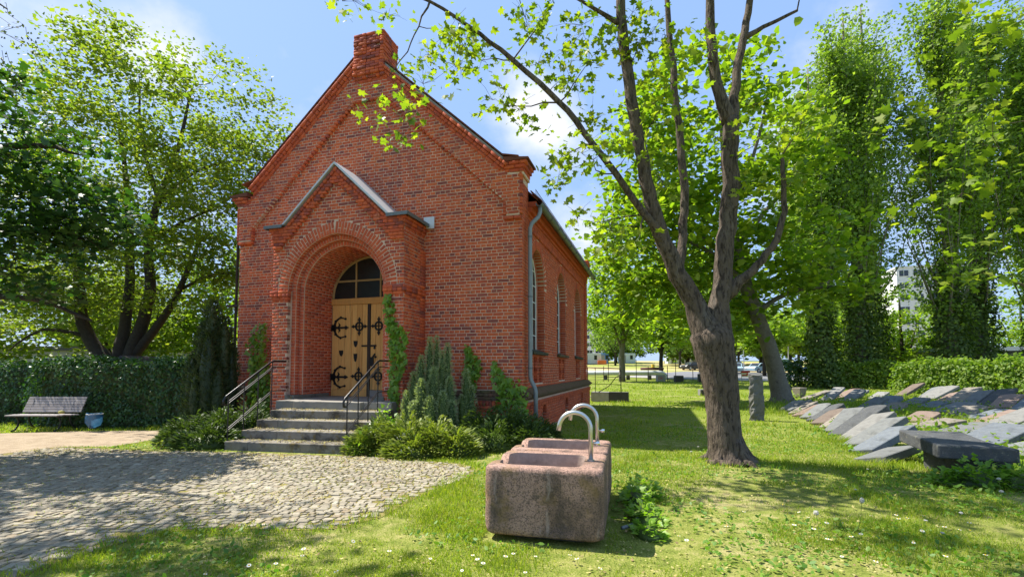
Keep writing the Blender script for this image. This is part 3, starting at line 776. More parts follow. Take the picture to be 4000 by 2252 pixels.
def blade(mb, pts, w, y=-.036, th=.008):
    """flat iron strip following pts (x,z) with widths w"""
    k = len(pts); L = []; Rr = []
    for i, p in enumerate(pts):
        q0, q1 = pts[max(0, i-1)], pts[min(k-1, i+1)]; dx, dz = q1[0]-q0[0], q1[1]-q0[1]; l = math.hypot(dx, dz) or 1; ww = w[i] if isinstance(w, list) else w
        L.append((p[0]-dz/l*ww, p[1]+dx/l*ww)); Rr.append((p[0]+dz/l*ww, p[1]-dx/l*ww))
    vs = []
    for yy in (y-th, y+th):
        for a, b in zip(L, Rr): vs += [(a[0], yy, a[1]), (b[0], yy, b[1])]
    m_ = 2*k; fs = []
    for i in range(k-1):
        a = 2*i; fs += [(a, a+1, a+3, a+2), (m_+a, m_+a+2, m_+a+3, m_+a+1), (a, a+2, m_+a+2, m_+a), (a+1, m_+a+1, m_+a+3, a+3)]
    mb.add(vs, fs)
def dot(mb, x, z, r): mb.prism([(x+r*math.cos(a*PI/4), z+r*math.sin(a*PI/4)) for a in range(8)], 'y', -.046, -.028)
def hinge(s, x, z):
    mb = MB(); R_ = .26
    blade(mb, [(x-s*.02, z), (x+s*.18, z), (x+s*.40, z), (x+s*.44, z), (x+s*.47, z), (x+s*.53, z)], [.06, .028, .024, .05, .032, .002])
    blade(mb, [(x-s*.03, z-.0), (x+s*.13, z)], .085)
    ang = [math.radians(a) for a in range(55, 306, 12)]
    blade(mb, [(x+s*(.30+R_*.85*math.cos(a)), z+R_*math.sin(a)) for a in ang], [.012+.016*math.sin(PI*i/(len(ang)-1)) for i in range(len(ang))])
    for a in (58, 95, 140, 220, 265, 302):
        r = .03; dot(mb, x+s*(.30+R_*.93*math.cos(math.radians(a))), z+R_*1.06*math.sin(math.radians(a)), r)
    for sg in (-1, 1): blade(mb, [(x+s*.20, z), (x+s*.25, z+sg*.075), (x+s*.21, z+sg*.13)], [.02, .022, .003])
    return mb.build('hinge_strap', 'iron', door)
def cross(x, z):
    mb = MB(); blade(mb, [(x+.105*math.cos(a*PI/12), z+.105*math.sin(a*PI/12)) for a in range(25)], .022)
    for k in range(4):
        c, s = math.cos(k*PI/2), math.sin(k*PI/2)
        blade(mb, [(x, z), (x+c*.12, z+s*.12), (x+c*.15, z+s*.15), (x+c*.175, z+s*.175), (x+c*.20, z+s*.20), (x+c*.245, z+s*.245)], [.013, .013, .024, .048, .025, .003])
    return mb.build('iron_cross', 'iron', door)
for z in (1.80, .50):
    hinge(1, -1.10, z); hinge(-1, 1.10, z); cross(-.25, z+.02); cross(.335, z+.02)
lk = MB(); blade(lk, [(-.17, 1.31), (.27, 1.31)], .022); dot(lk, .22, 1.25, .03); blade(lk, [(.22, 1.29), (.22, 1.22)], .018); lk.build('bolt', 'iron', door)
lk = MB(); lk.box(.09, .20, -.05, -.03, .60+.18, 1.02); blade(lk, [(.16, 1.0), (.20, 1.06), (.24, 1.10)], .02); blade(lk, [(.16, .80), (.22, .75)], .02); dot(lk, .25, 1.02, .03); lk.build('lock_plate', 'iron', door)
for (x, z, w, h) in ((-.36, 1.36, .055, .085), (-.36, 1.0, .05, .11), (-.80, 1.12, .06, .08)):
    MB().prism([(x-w*1.2, z+h), (x+w*1.1, z+h), (x+w, z), (x+.3*w, z-h), (x-w*.5, z-h*.8), (x-w, z)], 'y', -.0275, -.018).build('burn_mark', 'iron', door)
fan = empty('fanlight'); fan.parent = chapel; fan.location = (XC, DY, 0); fan['label'] = 'dark arched fanlight with wooden glazing bars'
bars_x = [-.37, .37]; bars_z = [3.87]
cells = []
xs_ = [-1.09]+bars_x+[1.09]
for zi, (z0, z1) in enumerate(((3.41, 3.87), (3.87, 4.6))):
    for xi in range(3):
        a, b = xs_[xi], xs_[xi+1]; pts = []
        n = 8; top = []
        for i in range(n+1):
            x = b+(a-b)*i/n; zt = min(z1, arch_z(x, 1.105, 4.50)); top.append((x, max(zt, z0)))
        if max(t[1] for t in top)-z0 < .05: continue
        poly = [(a, z0), (b, z0)]+top
        clean = []
        for p in poly:
            if not clean or math.hypot(p[0]-clean[-1][0], p[1]-clean[-1][1]) > .004: clean.append(p)
        if math.hypot(clean[0][0]-clean[-1][0], clean[0][1]-clean[-1][1]) < .004: clean.pop()
        MB().prism(clean, 'y', .0, .012).build('pane', 'glass_dark', fan)
for x in bars_x: MB().box(x-.022, x+.022, -.03, .02, 3.41, arch_z(x, 1.1, 4.5)).build('glazing_bar', 'oak_dark', fan)
MB().box(-1.05, 1.05, -.028, .02, 3.85, 3.895).build('glazing_bar', 'oak_dark', fan)
fr = MB(); P = [(x, -.005, z) for x, z in arch_pts(1.085, 4.485, 24, 3.41)]; fr.tube(P, .035, 6); fr.build('arch_frame', 'oak_dark', fan)
MB().box(XC-1.3, XC+1.3, .46, .52, .5, 4.7).build('inner_shade', 'dark_inside', chapel)  # near-black sheet standing for the unlit room behind door and fanlight

# ================================================================ side wall with three windows
WC = [1.72, 4.87, 8.10]; WH = .74; WS = 2.0; WSPR = 3.75; WTOP = 4.66
def w_hw(z):
    if z < WS or z > WTOP: return 0
    if z <= WSPR: return WH
    t = (z-WSPR)/(WTOP-WSPR); return WH*max(0, 1-t**2.0)**.5*(1-.04*t)
def w_pts(c, hw=WH, extra=0, z0=WS, n=14):
    out = [(c-hw-extra, z0)]
    for i in range(n+1):
        z = WSPR+(WTOP+extra-WSPR)*math.sin(PI/2*i/n); t = (z-WSPR)/(WTOP+extra-WSPR); out.append((c-(hw+extra)*max(0, 1-t*t)**.5, z))
    out += [(2*c-y, z) for y, z in out[::-1][1:]]
    return out
SX = HW-.06
sm = MB(); edges = [.0, (WC[0]+WC[1])/2, (WC[1]+WC[2])/2, LEN]
for i, c in enumerate(WC):
    wp = w_pts(c); apex = len(wp)//2
    left = [(edges[i]+(.53 if i == 0 else 0), 0), (c, 0), (c, 1.19), (c-.52, 1.19), (c-.52, 1.86), (c, 1.86), (c, WS)] + wp[:apex+1] + [(c, WTOP+.0), (c, 5.45), (edges[i]+(.53 if i == 0 else 0), 5.45)]
    right = [(c, 0), (edges[i+1], 0), (edges[i+1], 5.45), (c, 5.45)] + wp[apex:] + [(c, WS), (c, 1.86), (c+.52, 1.86), (c+.52, 1.19), (c, 1.19)]
    for poly in (left, right):
        cl = []
        for p in poly:
            if not cl or math.hypot(p[0]-cl[-1][0], p[1]-cl[-1][1]) > 1e-4: cl.append(p)
        sm.prism(cl, 'x', SX-.42, SX)
side = sm.build('side_wall', 'mortar', chapel); side['label'] = 'long side wall with three arched windows and plinth vents'
bs = Bricks(); PZ0, PZ1 = 1.19, 1.86
def sput(z, x=None, n=1):
    xx = (SX if x is None else x)-.0415
    def put(cy, hl): bs.put((xx, cy, z), (0, 1, 0), (0, 0, 1), (1, 0, 0), hl, CH/2-.005, .05)
    return put
for r in range(int(5.45/CH)):
    z = r*CH+CH/2
    if z < 1.0: continue
    iv = [(.0, LEN)]
    def cutout(iv, a, b):
        o = []
        for p, q in iv:
            if b <= p or a >= q: o.append((p, q)); continue
            if a > p: o.append((p, a))
            if b < q: o.append((b, q))
        return o
    for c in WC:
        h = w_hw(z)
        if z > WSPR-.02 and z < WTOP+.25:
            t = (z-WSPR)/(WTOP+.24-WSPR); h = (WH+.24)*max(0, 1-t*t)**.5 if t < 1 else 0
        if h > 0: iv = cutout(iv, c-h, c+h)
        if PZ0 < z < PZ1: iv = cutout(iv, c-.52, c+.52)
    proud = .0
    if z > 4.98: proud = .03
    if z > 5.20: proud = .07
    for a, b in iv: row_fill(bs, sput(z, SX+proud), a, b, z, r+1)
    if 4.92 < z < 4.98+.02:
        y = .6
        while y < LEN: bs.put((SX+.0, y, z), (0, 1, 0), (0, 0, 1), (1, 0, 0), .055, CH/2-.004, .06); y += .16
# corner pier next to the front and at the far end
for (y0, y1) in ((-.0, .52), (LEN-.5, LEN)):
    for r in range(int(5.9/CH)):
        z = r*CH+CH/2
        if z < 1.0: continue
        row_fill(bs, sput(z, HW+.0 if z > 4.95 else HW-.0), y0, y1, z, r)
for c in WC:
    n = 26
    for k in range(n):
        a = PI*(k+.5)/n; rr_ = lambda e: (c-(WH+e)*math.cos(a), WSPR+(WTOP-WSPR+e)*math.sin(a))
        p, q = rr_(0), rr_(.24); d = Vector((0, q[0]-p[0], q[1]-p[1])); d.normalize(); t = Vector((0, -d.z, d.y))
        bs.put((SX-.04, (p[0]+q[0])/2, (p[1]+q[1])/2), tuple(d), tuple(t), (1, 0, 0), .118, .040, .05)
        bs.put((SX-.10, p[0]+d.y*.045, p[1]+d.z*.045), (1, 0, 0), tuple(t), tuple(-d), .09, .034, .05)
        bs.put((SX-.27, p[0]+d.y*-.01, p[1]+d.z*-.01), (1, 0, 0), tuple(t), tuple(-d), .07, .034, .05)
    r = 0; z = WS+.04
    while z < WSPR:
        for s in (-1, 1):
            bs.put((SX-.10, c+s*(WH+.045), z), (1, 0, 0), (0, 0, 1), (0, -s, 0), .09, .034, .05)
            bs.put((SX-.27, c+s*(WH-.01), z), (1, 0, 0), (0, 0, 1), (0, -s, 0), .07, .034, .05)
        z += CH
bs.build('side_bricks', 'brick_bright', side)
# blind panels with a brick cross under each window
for c in WC:
    pn = Bricks()
    for r in range(9):
        z = PZ0+CH/2+r*CH
        for (a, b) in ((c-.52, c-.40), (c+.40, c+.52)):
            pn.put((SX-.06, (a+b)/2, z), (0, 1, 0), (0, 0, 1), (1, 0, 0), .058, .033, .05)
        hw_ = .30 if r in (5, 6) else .10
        pn.put((SX-.05, c, z), (0, 1, 0), (0, 0, 1), (1, 0, 0), hw_, .034, .05)
    po = pn.build('panel_bricks', 'brick_bright', side)
    MB().box(SX-.20, SX-.13, c-.515, c+.515, PZ0+.002, PZ1-.002).build('panel_back', 'brick_bright', side)
    MB().box(SX-.001, SX+.004, c-.535, c-.53, PZ0, PZ1)
    sl = MB(); sl.prism([(SX-.30, WS+.10), (SX+.10, WS-.02), (SX+.10, WS-.085), (SX-.30, WS-.085)], 'y', c-WH-.06, c+WH+.06); sl.build('window_sill', 'brick_moss', side, bevel=.008)
    win = empty('window'); win.parent = chapel; win.location = (SX-.24, c, 0)
    P = w_pts(c, hw=WH-.09, extra=0, z0=WS+.02); F_ = MB(); F_.tube([(0, y-c, z-.06 if z > WSPR else z) for y, z in P], .032, 6); F_.build('window_frame', 'white_paint', win)
    for yy in (-.30, 0, .30): MB().box(-.02, .02, yy-.014, yy+.014, WS+.03, WSPR+(WTOP-WSPR)*(1-(abs(yy)/.66)**2)**.5-.1).build('glazing_bar', 'white_paint', win)
    for zz in (2.45, 2.9, 3.35, 3.8, 4.2): 
        h = (WH-.12)*(1 if zz < WSPR else max(0, 1-((zz-WSPR)/(WTOP-WSPR))**2)**.5); MB().box(-.018, .018, -h, h, zz-.012, zz+.012).build('glazing_bar', 'white_paint', win)
    MB().box(-.02, .02, -WH+.09, WH-.09, WS+.02, WS+.075).build('bottom_rail', 'white_paint', win)
    gp = [(y-c, z-.05) for y, z in w_pts(c, hw=WH-.07)]
    MB().prism(gp, 'x', .0, .006).build('pane', 'glass_dark', win)
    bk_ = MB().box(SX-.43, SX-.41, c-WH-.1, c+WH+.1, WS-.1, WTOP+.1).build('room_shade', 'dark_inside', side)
# plinth of the side wall
b2 = Bricks(); VC = [1.75, 4.85, 8.05]
for r in range(0, 10):
    z = .02+r*CH+CH/2
    iv = [(-.05, LEN+.05)]
    for c in VC:
        h = .23 if z < .42 else (.23*max(0, 1-((z-.42)/.24)**2)**.5 if z < .66 else 0)
        if h: iv = [q for p in iv for q in ((p[0], min(p[1], c-h)), (max(p[0], c+h), p[1])) if q[1]-q[0] > .03]
    def put(cy, hl, z=z): b2.put((HW+.09-.0415+(.02*(r-7) if r > 7 else 0), cy, z), (0, 1, 0), (0, 0, 1), (1, 0, 0), hl, CH/2-.005, .05)
    for a, b in iv: row_fill(b2, put, a, b, z, r)
for c in VC:
    for k in range(9):
        a = PI*(k+.5)/9; d = Vector((0, -math.cos(a), math.sin(a))); t = Vector((0, -d.z, d.y)); p = Vector((HW+.055, c, .42))+Vector((0, d.y*.23, d.z*.24))+d*.05
        b2.put(tuple(p), tuple(d), tuple(t), (1, 0, 0), .058, .036, .05)
b2.build('plinth_bricks', 'brick_bright', side)
pl = MB(); last = -.05
for c in VC: pl.box(SX, HW+.08, last, c-.235, .0, .86); last = c+.235; pl.box(SX, HW+.08, c-.235, c+.235, .68, .86)
pl.box(SX, HW+.08, last, LEN+.05, 0, .86); pl.build('plinth_core', 'mortar', side)
cp = MB(); cp.prism([(SX-.01, 1.10), (HW+.02, 1.08), (HW+.17, .955), (HW+.17, .90), (HW+.13, .895), (HW+.11, .845), (SX-.01, .845)], 'y', -.10, LEN+.16)
cp.build('plinth_coping', 'brick_moss', side)
for c in VC:
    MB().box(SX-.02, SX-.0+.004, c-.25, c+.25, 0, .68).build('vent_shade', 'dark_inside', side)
    MB().box(SX+.01, HW+.02, c-.02, c+.02, .10, .62).build('vent_mullion', 'brick_bright', side)
# closing walls and far gable
MB().box(-HW, -HW+.4, .53, LEN, 0, 5.45).build('left_wall', 'brick', chapel)
MB().prism([(-HW, 0), (HW-.08, 0), (HW-.08, 5.9), (0, 9.7), (-HW, 5.9)], 'y', LEN-.4, LEN-.002).build('rear_wall', 'brick', chapel)
# far end kneeler
MB().box(HW-.3, HW+.14, LEN-.5, LEN+.05, 5.55, 6.15).build('far_kneeler', 'brick', chapel, bevel=.03)

MB().box(SX-.3, HW+.10, .54, LEN-.42, 5.30, 5.42).build('eaves_course', 'brick_bright', chapel, bevel=.01); MB().box(SX-.3, HW+.20, .54, LEN-.42, 5.421, 5.555).build('eaves_course', 'brick_bright', chapel, bevel=.01)
# ---- gutter, downpipe, snow guard
gut = MB(); gx, gzz = HW+.30, 5.46; n = 10; rr_ = .085
prof = [(gx+rr_*math.cos(PI+PI*i/n), gzz+rr_*math.sin(PI+PI*i/n)) for i in range(n+1)] + [(gx+(rr_-.012)*math.cos(2*PI-PI*i/n), gzz+(rr_-.012)*math.sin(2*PI-PI*i/n)) for i in range(n+1)]
gut.prism(prof, 'y', .40, LEN+.1); gutter = gut.build('gutter', 'zinc_dull', chapel, smooth=False)
for i in range(11): 
    g = MB(); g.tube([(gx+.093*math.cos(PI+PI*k/8), .62+i*.94, gzz+.093*math.sin(PI+PI*k/8)) for k in range(9)], .008, 5); g.build('gutter_bracket', 'zinc_dull', gutter)
dp = MB(); px = HW+.115
dp.tube([(gx, .50, gzz-.05), (gx, .50, gzz-.20), (gx-.03, .46, gzz-.32), (px+.03, .30, gzz-.52), (px, .27, gzz-.64), (px, .27, 1.40), (px+.01, .28, 1.30), (px+.10, .30, 1.12), (px+.12, .30, 1.02), (px+.12, .30, .0)], .05, 12)
down = dp.build('downpipe', 'zinc_pipe', chapel, smooth=True)
for z in (4.6, 3.2, 1.55, .5): d_ = MB(); d_.tube([(px+(.12 if z < 1 else 0), .27+(.03 if z < 1 else 0), z), (px+(.12 if z < 1 else 0), .27+(.03 if z < 1 else 0), z+.04)], .058, 12); d_.build('pipe_clip', 'zinc_dull', down)
sg = MB()
for zz, xx in ((5.74, HW+.12), (5.93, HW+.12)): sg.tube([(xx, .8, zz), (xx, LEN-.4, zz)], .008, 5)
y = .8
while y < LEN-.4: sg.tube([(HW+.12, y, 5.70), (HW+.12, y, 5.95)], .005, 4, cap=False); y += .10
sg.build('snow_guard', 'zinc_dull', chapel)
# cast pipe and bracket on the left corner
lp = MB(); lp.tube([(-HW-.12, .05, 5.75), (-HW-.14, .05, 3.2), (-HW-.15, .05, .2)], .035, 8); lp.build('downpipe', 'iron_rust', chapel)
MB().box(-HW-.42, -HW+.0, -.02, .10, 3.28, 3.33).build('bracket', 'iron_rust', chapel)

# ================================================================ steps and handrails
ST = .18
stairs = empty('stone_steps', (-4.08, 9.55, 0), -ST); tag(stairs, 'five worn grey stone steps leading up to the chapel door', 'steps')
def step_block(w0, w1, y0, y1, z0, z1, m='step_stone', nseg=14):
    mb = MB(); mb.box(w0, w1, y0, y1, z0, z1)
    return mb
NS = [(-1.36, 1.30, -.62), (-1.32, 1.30, -.24), (-1.28, 1.34, .14), (-1.24, 1.36, .50), (-.98, 1.36, .90)]
for i, (a, b, yf) in enumerate(NS):
    z1 = .167*(i+1); z0 = z1-.158
    nx = 3 if i < 4 else 1; cuts = [a, a+.5+.3*(i % 2), b] if i < 4 else [a, b]
    for k in range(len(cuts)-1):
        mb = MB().box(cuts[k]+.002, cuts[k+1]-.002, yf, yf+.52 if i < 4 else yf+.62, z0-.15, z1)
        o = mb.build('step', 'step_stone' if i < 4 else 'platform_stone', stairs, bevel=.012)
# landing running into the porch (square to the chapel)
MB().box(XC-1.115, XC+1.115, -1.50, .42, .30, .836).build('landing', 'platform_stone', chapel, bevel=.006)
MB().box(-1.2, 1.15, .9, 1.7, .0, .15).build('step_bed', 'cement', stairs)
def rail(s, name, label):
    r = empty(name, (0, 0, 0)); r.location = stairs.matrix_world @ Vector((0, 0, 0)) if False else (-4.08, 9.55, 0); r.rotation_euler = (0, 0, -ST); tag(r, label, 'handrail')
    x = s*1.16 if s > 0 else -1.34
    y0, z0 = -.62, .0
    def pt(y, z): return (x, y, z)
    top = [pt(-.60, 1.02-.13), pt(-.68, .98-.13), pt(-.70, 1.06-.13), pt(-.64, 1.14-.13)]
    H0, H1 = 1.00, 1.72
    mb = MB(); mb.tube([pt(-.62, H0-.14), pt(-.69, H0-.13), pt(-.70, H0-.05), pt(-.64, H0+.02), pt(.62, H1-.02), pt(.72, H1+.01), pt(1.12, H1+.01)], .021, 8); mb.build('hand_rail', 'rail_iron', r, smooth=True)
    for d, m_ in ((.12, 'rail_iron'), (.165, 'rail_iron')):
        mb = MB(); mb.tube([pt(-.58, H0+.04-d), pt(.64, H1-.02-d), pt(.72, H1+.0-d), pt(1.12, H1+.0-d)] if d < .15 else [pt(-.58, H0+.04-d), pt(.62, H1-.02-d)], .011, 6); mb.build('upper_bar', m_, r)
    mb = MB(); mb.tube([pt(-.58, .40), pt(.60, 1.04), pt(.72, 1.07), pt(1.12, 1.07)], .011, 6); mb.build('lower_bar', 'rail_iron', r)
    mb = MB(); mb.tube([pt(-.58, .36), pt(.62, 1.01)], .009, 6); mb.build('lower_bar', 'rail_iron', r)
    for y, zb in ((-.57, .0 if s < 0 else .16), (-.16, .16), (.24, .33), (.66, .50)):
        t = (y+.64)/1.28; mb = MB(); mb.tube([pt(y, max(0, zb-.1)), pt(y, H0+.02+(H1-H0-.03)*min(1, t))], .012, 6); mb.build('post', 'rail_iron', r)
    return r
rail(-1, 'iron_handrail', 'black iron handrail along the steps on the bench side')
rail(1, 'iron_handrail', 'black iron handrail with curled end between steps and pale yew')
# ---- small side steps with railing at the rear corner
ss = empty('side_steps', (4.0, 22.6, 0), -TH); tag(ss, 'low concrete side steps with railing at the rear chapel corner', 'steps')
MB().box(-.2, .62, -.35, .2, 0, .46).build('step_block', 'concrete', ss, bevel=.02)
MB().box(.63, 1.5, -.35, .2, 0, .46).build('cellar_cover', 'concrete_dark', ss, bevel=.02)
mb = MB(); mb.tube([(-.35, -.3, .15), (.65, -.3, .75), (.95, -.3, 1.15), (1.15, -.3, 1.25)], .02, 6); mb.build('sloping_rail', 'rail_iron', ss)
mb = MB(); mb.tube([(-.9, -.3, 1.62), (1.10, -.3, 1.55), (1.18, -.3, 1.45), (1.18, -.3, .46)], .022, 6); mb.build('top_rail', 'rail_iron', ss)
for zz in (1.2, .86): mb = MB(); mb.tube([(-.9, -.3, zz), (1.18, -.3, zz-.05)], .014, 5); mb.build('mid_rail', 'rail_iron', ss)
mb = MB(); mb.tube([(-.0, -.3, 1.58), (0, -.3, .4)], .018, 5); mb.build('post', 'rail_iron', ss)
# ================================================================ foliage tools
def fan(outline, c=(0, .38), fold=.16):
    V = [(c[0], c[1], .0)] + [(x, y, -abs(x)*fold-.10*max(0, y-.6)) for x, y in outline]; n = len(outline)
    return np.array(V), np.array([(0, 1+i, 1+(i+1) % n) for i in range(n)])
T_MAPLE = fan([(0, 0), (.28, -.1), (.55, .12), (.33, .25), (.54, .64), (.2, .58), (0, 1), (-.2, .58), (-.54, .64), (-.33, .25), (-.55, .12), (-.28, -.1)])
T_STAR = fan([(0, 0), (.5, .1), (.42, .62), (0, 1), (-.42, .62), (-.5, .1)])
T_IVY = fan([(0, 0), (.32, -.12), (.5, .25), (.24, .42), (0, .95), (-.24, .42), (-.5, .25), (-.32, -.12)], (0, .25))
T_DIA = (np.array([(0, 0, 0), (.36, .45, -.1), (0, 1, 0), (-.36, .45, -.1)], float), np.array([(0, 1, 2), (0, 2, 3)]))
T_OVAL = (np.array([(0, 0, 0), (.27, .25, -.06), (.25, .68, -.06), (0, 1, -.05), (-.25, .68, -.06), (-.27, .25, -.06)], float), np.array([(0, 1, 2), (0, 2, 3), (0, 3, 4), (0, 4, 5)]))
T_NEEDLE = (np.array([(-.13, 0, 0), (.13, 0, 0), (.06, .7, .03), (0, 1, .05)], float), np.array([(0, 1, 2), (0, 2, 3)]))
T_LONG = (np.array([(-.05, 0, 0), (.05, 0, 0), (.16, .5, .12), (.0, 1, .06), (-.16, .5, .12)], float), np.array([(0, 1, 2), (0, 2, 4), (4, 2, 3)]))
def frames(N, up, jit):
    n = np.asarray(up, float) + NP.normal(0, jit, (N, 3)); n /= np.linalg.norm(n, axis=1, keepdims=True)+1e-9
    r = NP.normal(0, 1, (N, 3)); t = np.cross(n, r); t /= np.linalg.norm(t, axis=1, keepdims=True)+1e-9
    return n, t
def leaf_arrays(pos, n, t, size, T):
    V0, F0 = T; s = np.cross(t, n); k = len(V0); N = len(pos)
    size = np.asarray(size).reshape(-1, 1)
    V = pos[:, None, :] + size[:, :, None]*(s[:, None, :]*V0[None, :, 0:1] + t[:, None, :]*V0[None, :, 1:2] + n[:, None, :]*V0[None, :, 2:3])
    F = F0[None] + (np.arange(N)*k)[:, None, None]
    return V.reshape(-1, 3), F.reshape(-1, 3)
def leaves(name, pos, up, jit, size, T, m, parent, tdir=None, stuff=True):
    pos = np.asarray(pos, float); N = len(pos)
    if N == 0: return
    n, t = frames(N, np.broadcast_to(np.asarray(up, float), (N, 3)), jit)
    if tdir is not None:
        t = np.asarray(tdir, float) + NP.normal(0, .45, (N, 3)); t -= n*(t*n).sum(1, keepdims=True); t /= np.linalg.norm(t, axis=1, keepdims=True)+1e-9
    V, F = leaf_arrays(pos, n, t, size, T); o = npmesh(name, V, F, m, parent)
    if stuff: tag(o, kind='stuff')
    return o
class Skel:
    def __init__(s): s.mb = MB(); s.nodes = []; s.rad = []
    def limb(s, pts, rads, sides=9, wig=.0, sub=3):
        P = [Vector(p) for p in pts]; out = []; rr = []
        for i in range(len(P)-1):
            a = P[max(0, i-1)]; b = P[i]; c = P[i+1]; d = P[min(len(P)-1, i+2)]
            for k in range(sub):
                t = k/sub; q = .5*((2*b)+(c-a)*t+(2*a-5*b+4*c-d)*t*t+(3*b-a-3*c+d)*t*t*t)
                q += Vector((R.gauss(0, wig), R.gauss(0, wig), R.gauss(0, wig)*.5)); out.append(q); rr.append(rads[i]+(rads[i+1]-rads[i])*t)
        out.append(P[-1]); rr.append(rads[-1])
        s.mb.tube(out, rr, sides)
        for q, r in zip(out, rr): s.nodes.append(tuple(q)); s.rad.append(r)
    def connect(s, target, rmin=.006, maxr=.05, up=.0, minz=0, sides=5, k=.010):
        A = np.array(s.nodes); tg = np.array(target)
        d = np.linalg.norm(A-tg, axis=1) + np.maximum(0, A[:, 2]-tg[2]+.1)*1.2 + (A[:, 2] < minz)*50
        i = int(np.argmin(d)); p = Vector(A[i]); q = Vector(target); L = (q-p).length
        if L < .05: return
        r0 = min(s.rad[i]*.7, max(rmin*1.5, k*L+rmin), maxr)
        mid = p.lerp(q, .5) + Vector((R.gauss(0, .1*L), R.gauss(0, .1*L), R.gauss(0, .05*L)+up*L))
        pts = [p, p.lerp(mid, .5)+Vector((R.gauss(0, .03*L), R.gauss(0, .03*L), R.gauss(0, .03*L))), mid, mid.lerp(q, .55)+Vector((R.gauss(0, .03*L),)*3), q]
        s.mb.tube(pts, [r0, r0*.85, r0*.65, r0*.45, rmin*.6], sides, cap=False)
        for a, b in ((mid, r0*.65), (mid.lerp(q, .55), r0*.5), (q, rmin)): s.nodes.append(tuple(a)); s.rad.append(b)
def in_ells(N, ells, shell=.5):
    w = np.array([e[3]*e[4]*e[5] for e in ells], float); w /= w.sum(); out = []
    for e, c in zip(ells, NP.multinomial(N, w)):
        d = NP.normal(0, 1, (c, 3)); d /= np.linalg.norm(d, axis=1, keepdims=True); r = NP.random(c)**(1/3*shell)
        out.append(np.array(e[:3]) + d*r[:, None]*np.array(e[3:6]))
    return np.concatenate(out)
def puff(centres, k, sig, flat=.45, droop=0):
    c = np.repeat(np.asarray(centres, float), k, axis=0); off = NP.normal(0, 1, (len(c), 3))*np.array([sig, sig, sig*flat]); off[:, 2] -= droop*np.hypot(off[:, 0], off[:, 1])
    return c+off
def tree(name, label, cat, base, limbs, centres, k, sig, size, T, lm, bm, group=None, jit=.45, flat=.45, up=(0, 0, 1), minz=2, conn=None, maxr=.06, rmin=.008, sides=8, crownlabel=None, wig=.02, tdir=None, twigs=0):
    root = empty(name, base); tag(root, label, cat, group)
    sk = Skel()
    B = Vector(base)
    for pts, rads in limbs: sk.limb([Vector(p)-B for p in pts], rads, sides, wig)
    cs = np.asarray(centres, float)-np.array(base)
    order = np.argsort(np.min(np.linalg.norm(cs[:, None]-np.array(sk.nodes)[None, ::3], axis=2), axis=1))
    for i in order[:conn] if conn else order: sk.connect(cs[i], rmin=rmin, maxr=maxr, minz=minz)
    for c in (cs if twigs else []):
        for _ in range(twigs):
            q = Vector(c)+Vector((R.gauss(0, sig), R.gauss(0, sig), R.gauss(0, sig*flat))); sk.mb.tube([Vector(c), Vector(c).lerp(q, .55)+Vector((0, 0, .04)), q], [rmin*.55, rmin*.45, rmin*.3], 3, cap=False)
    sk.mb.build('trunk', bm, root, smooth=True)
    P = puff(cs, k, sig, flat)
    sz = size*NP.uniform(.5, 1.38, len(P))
    leaves('crown', P, up, jit, sz, T, lm, root, tdir)
    return root, cs

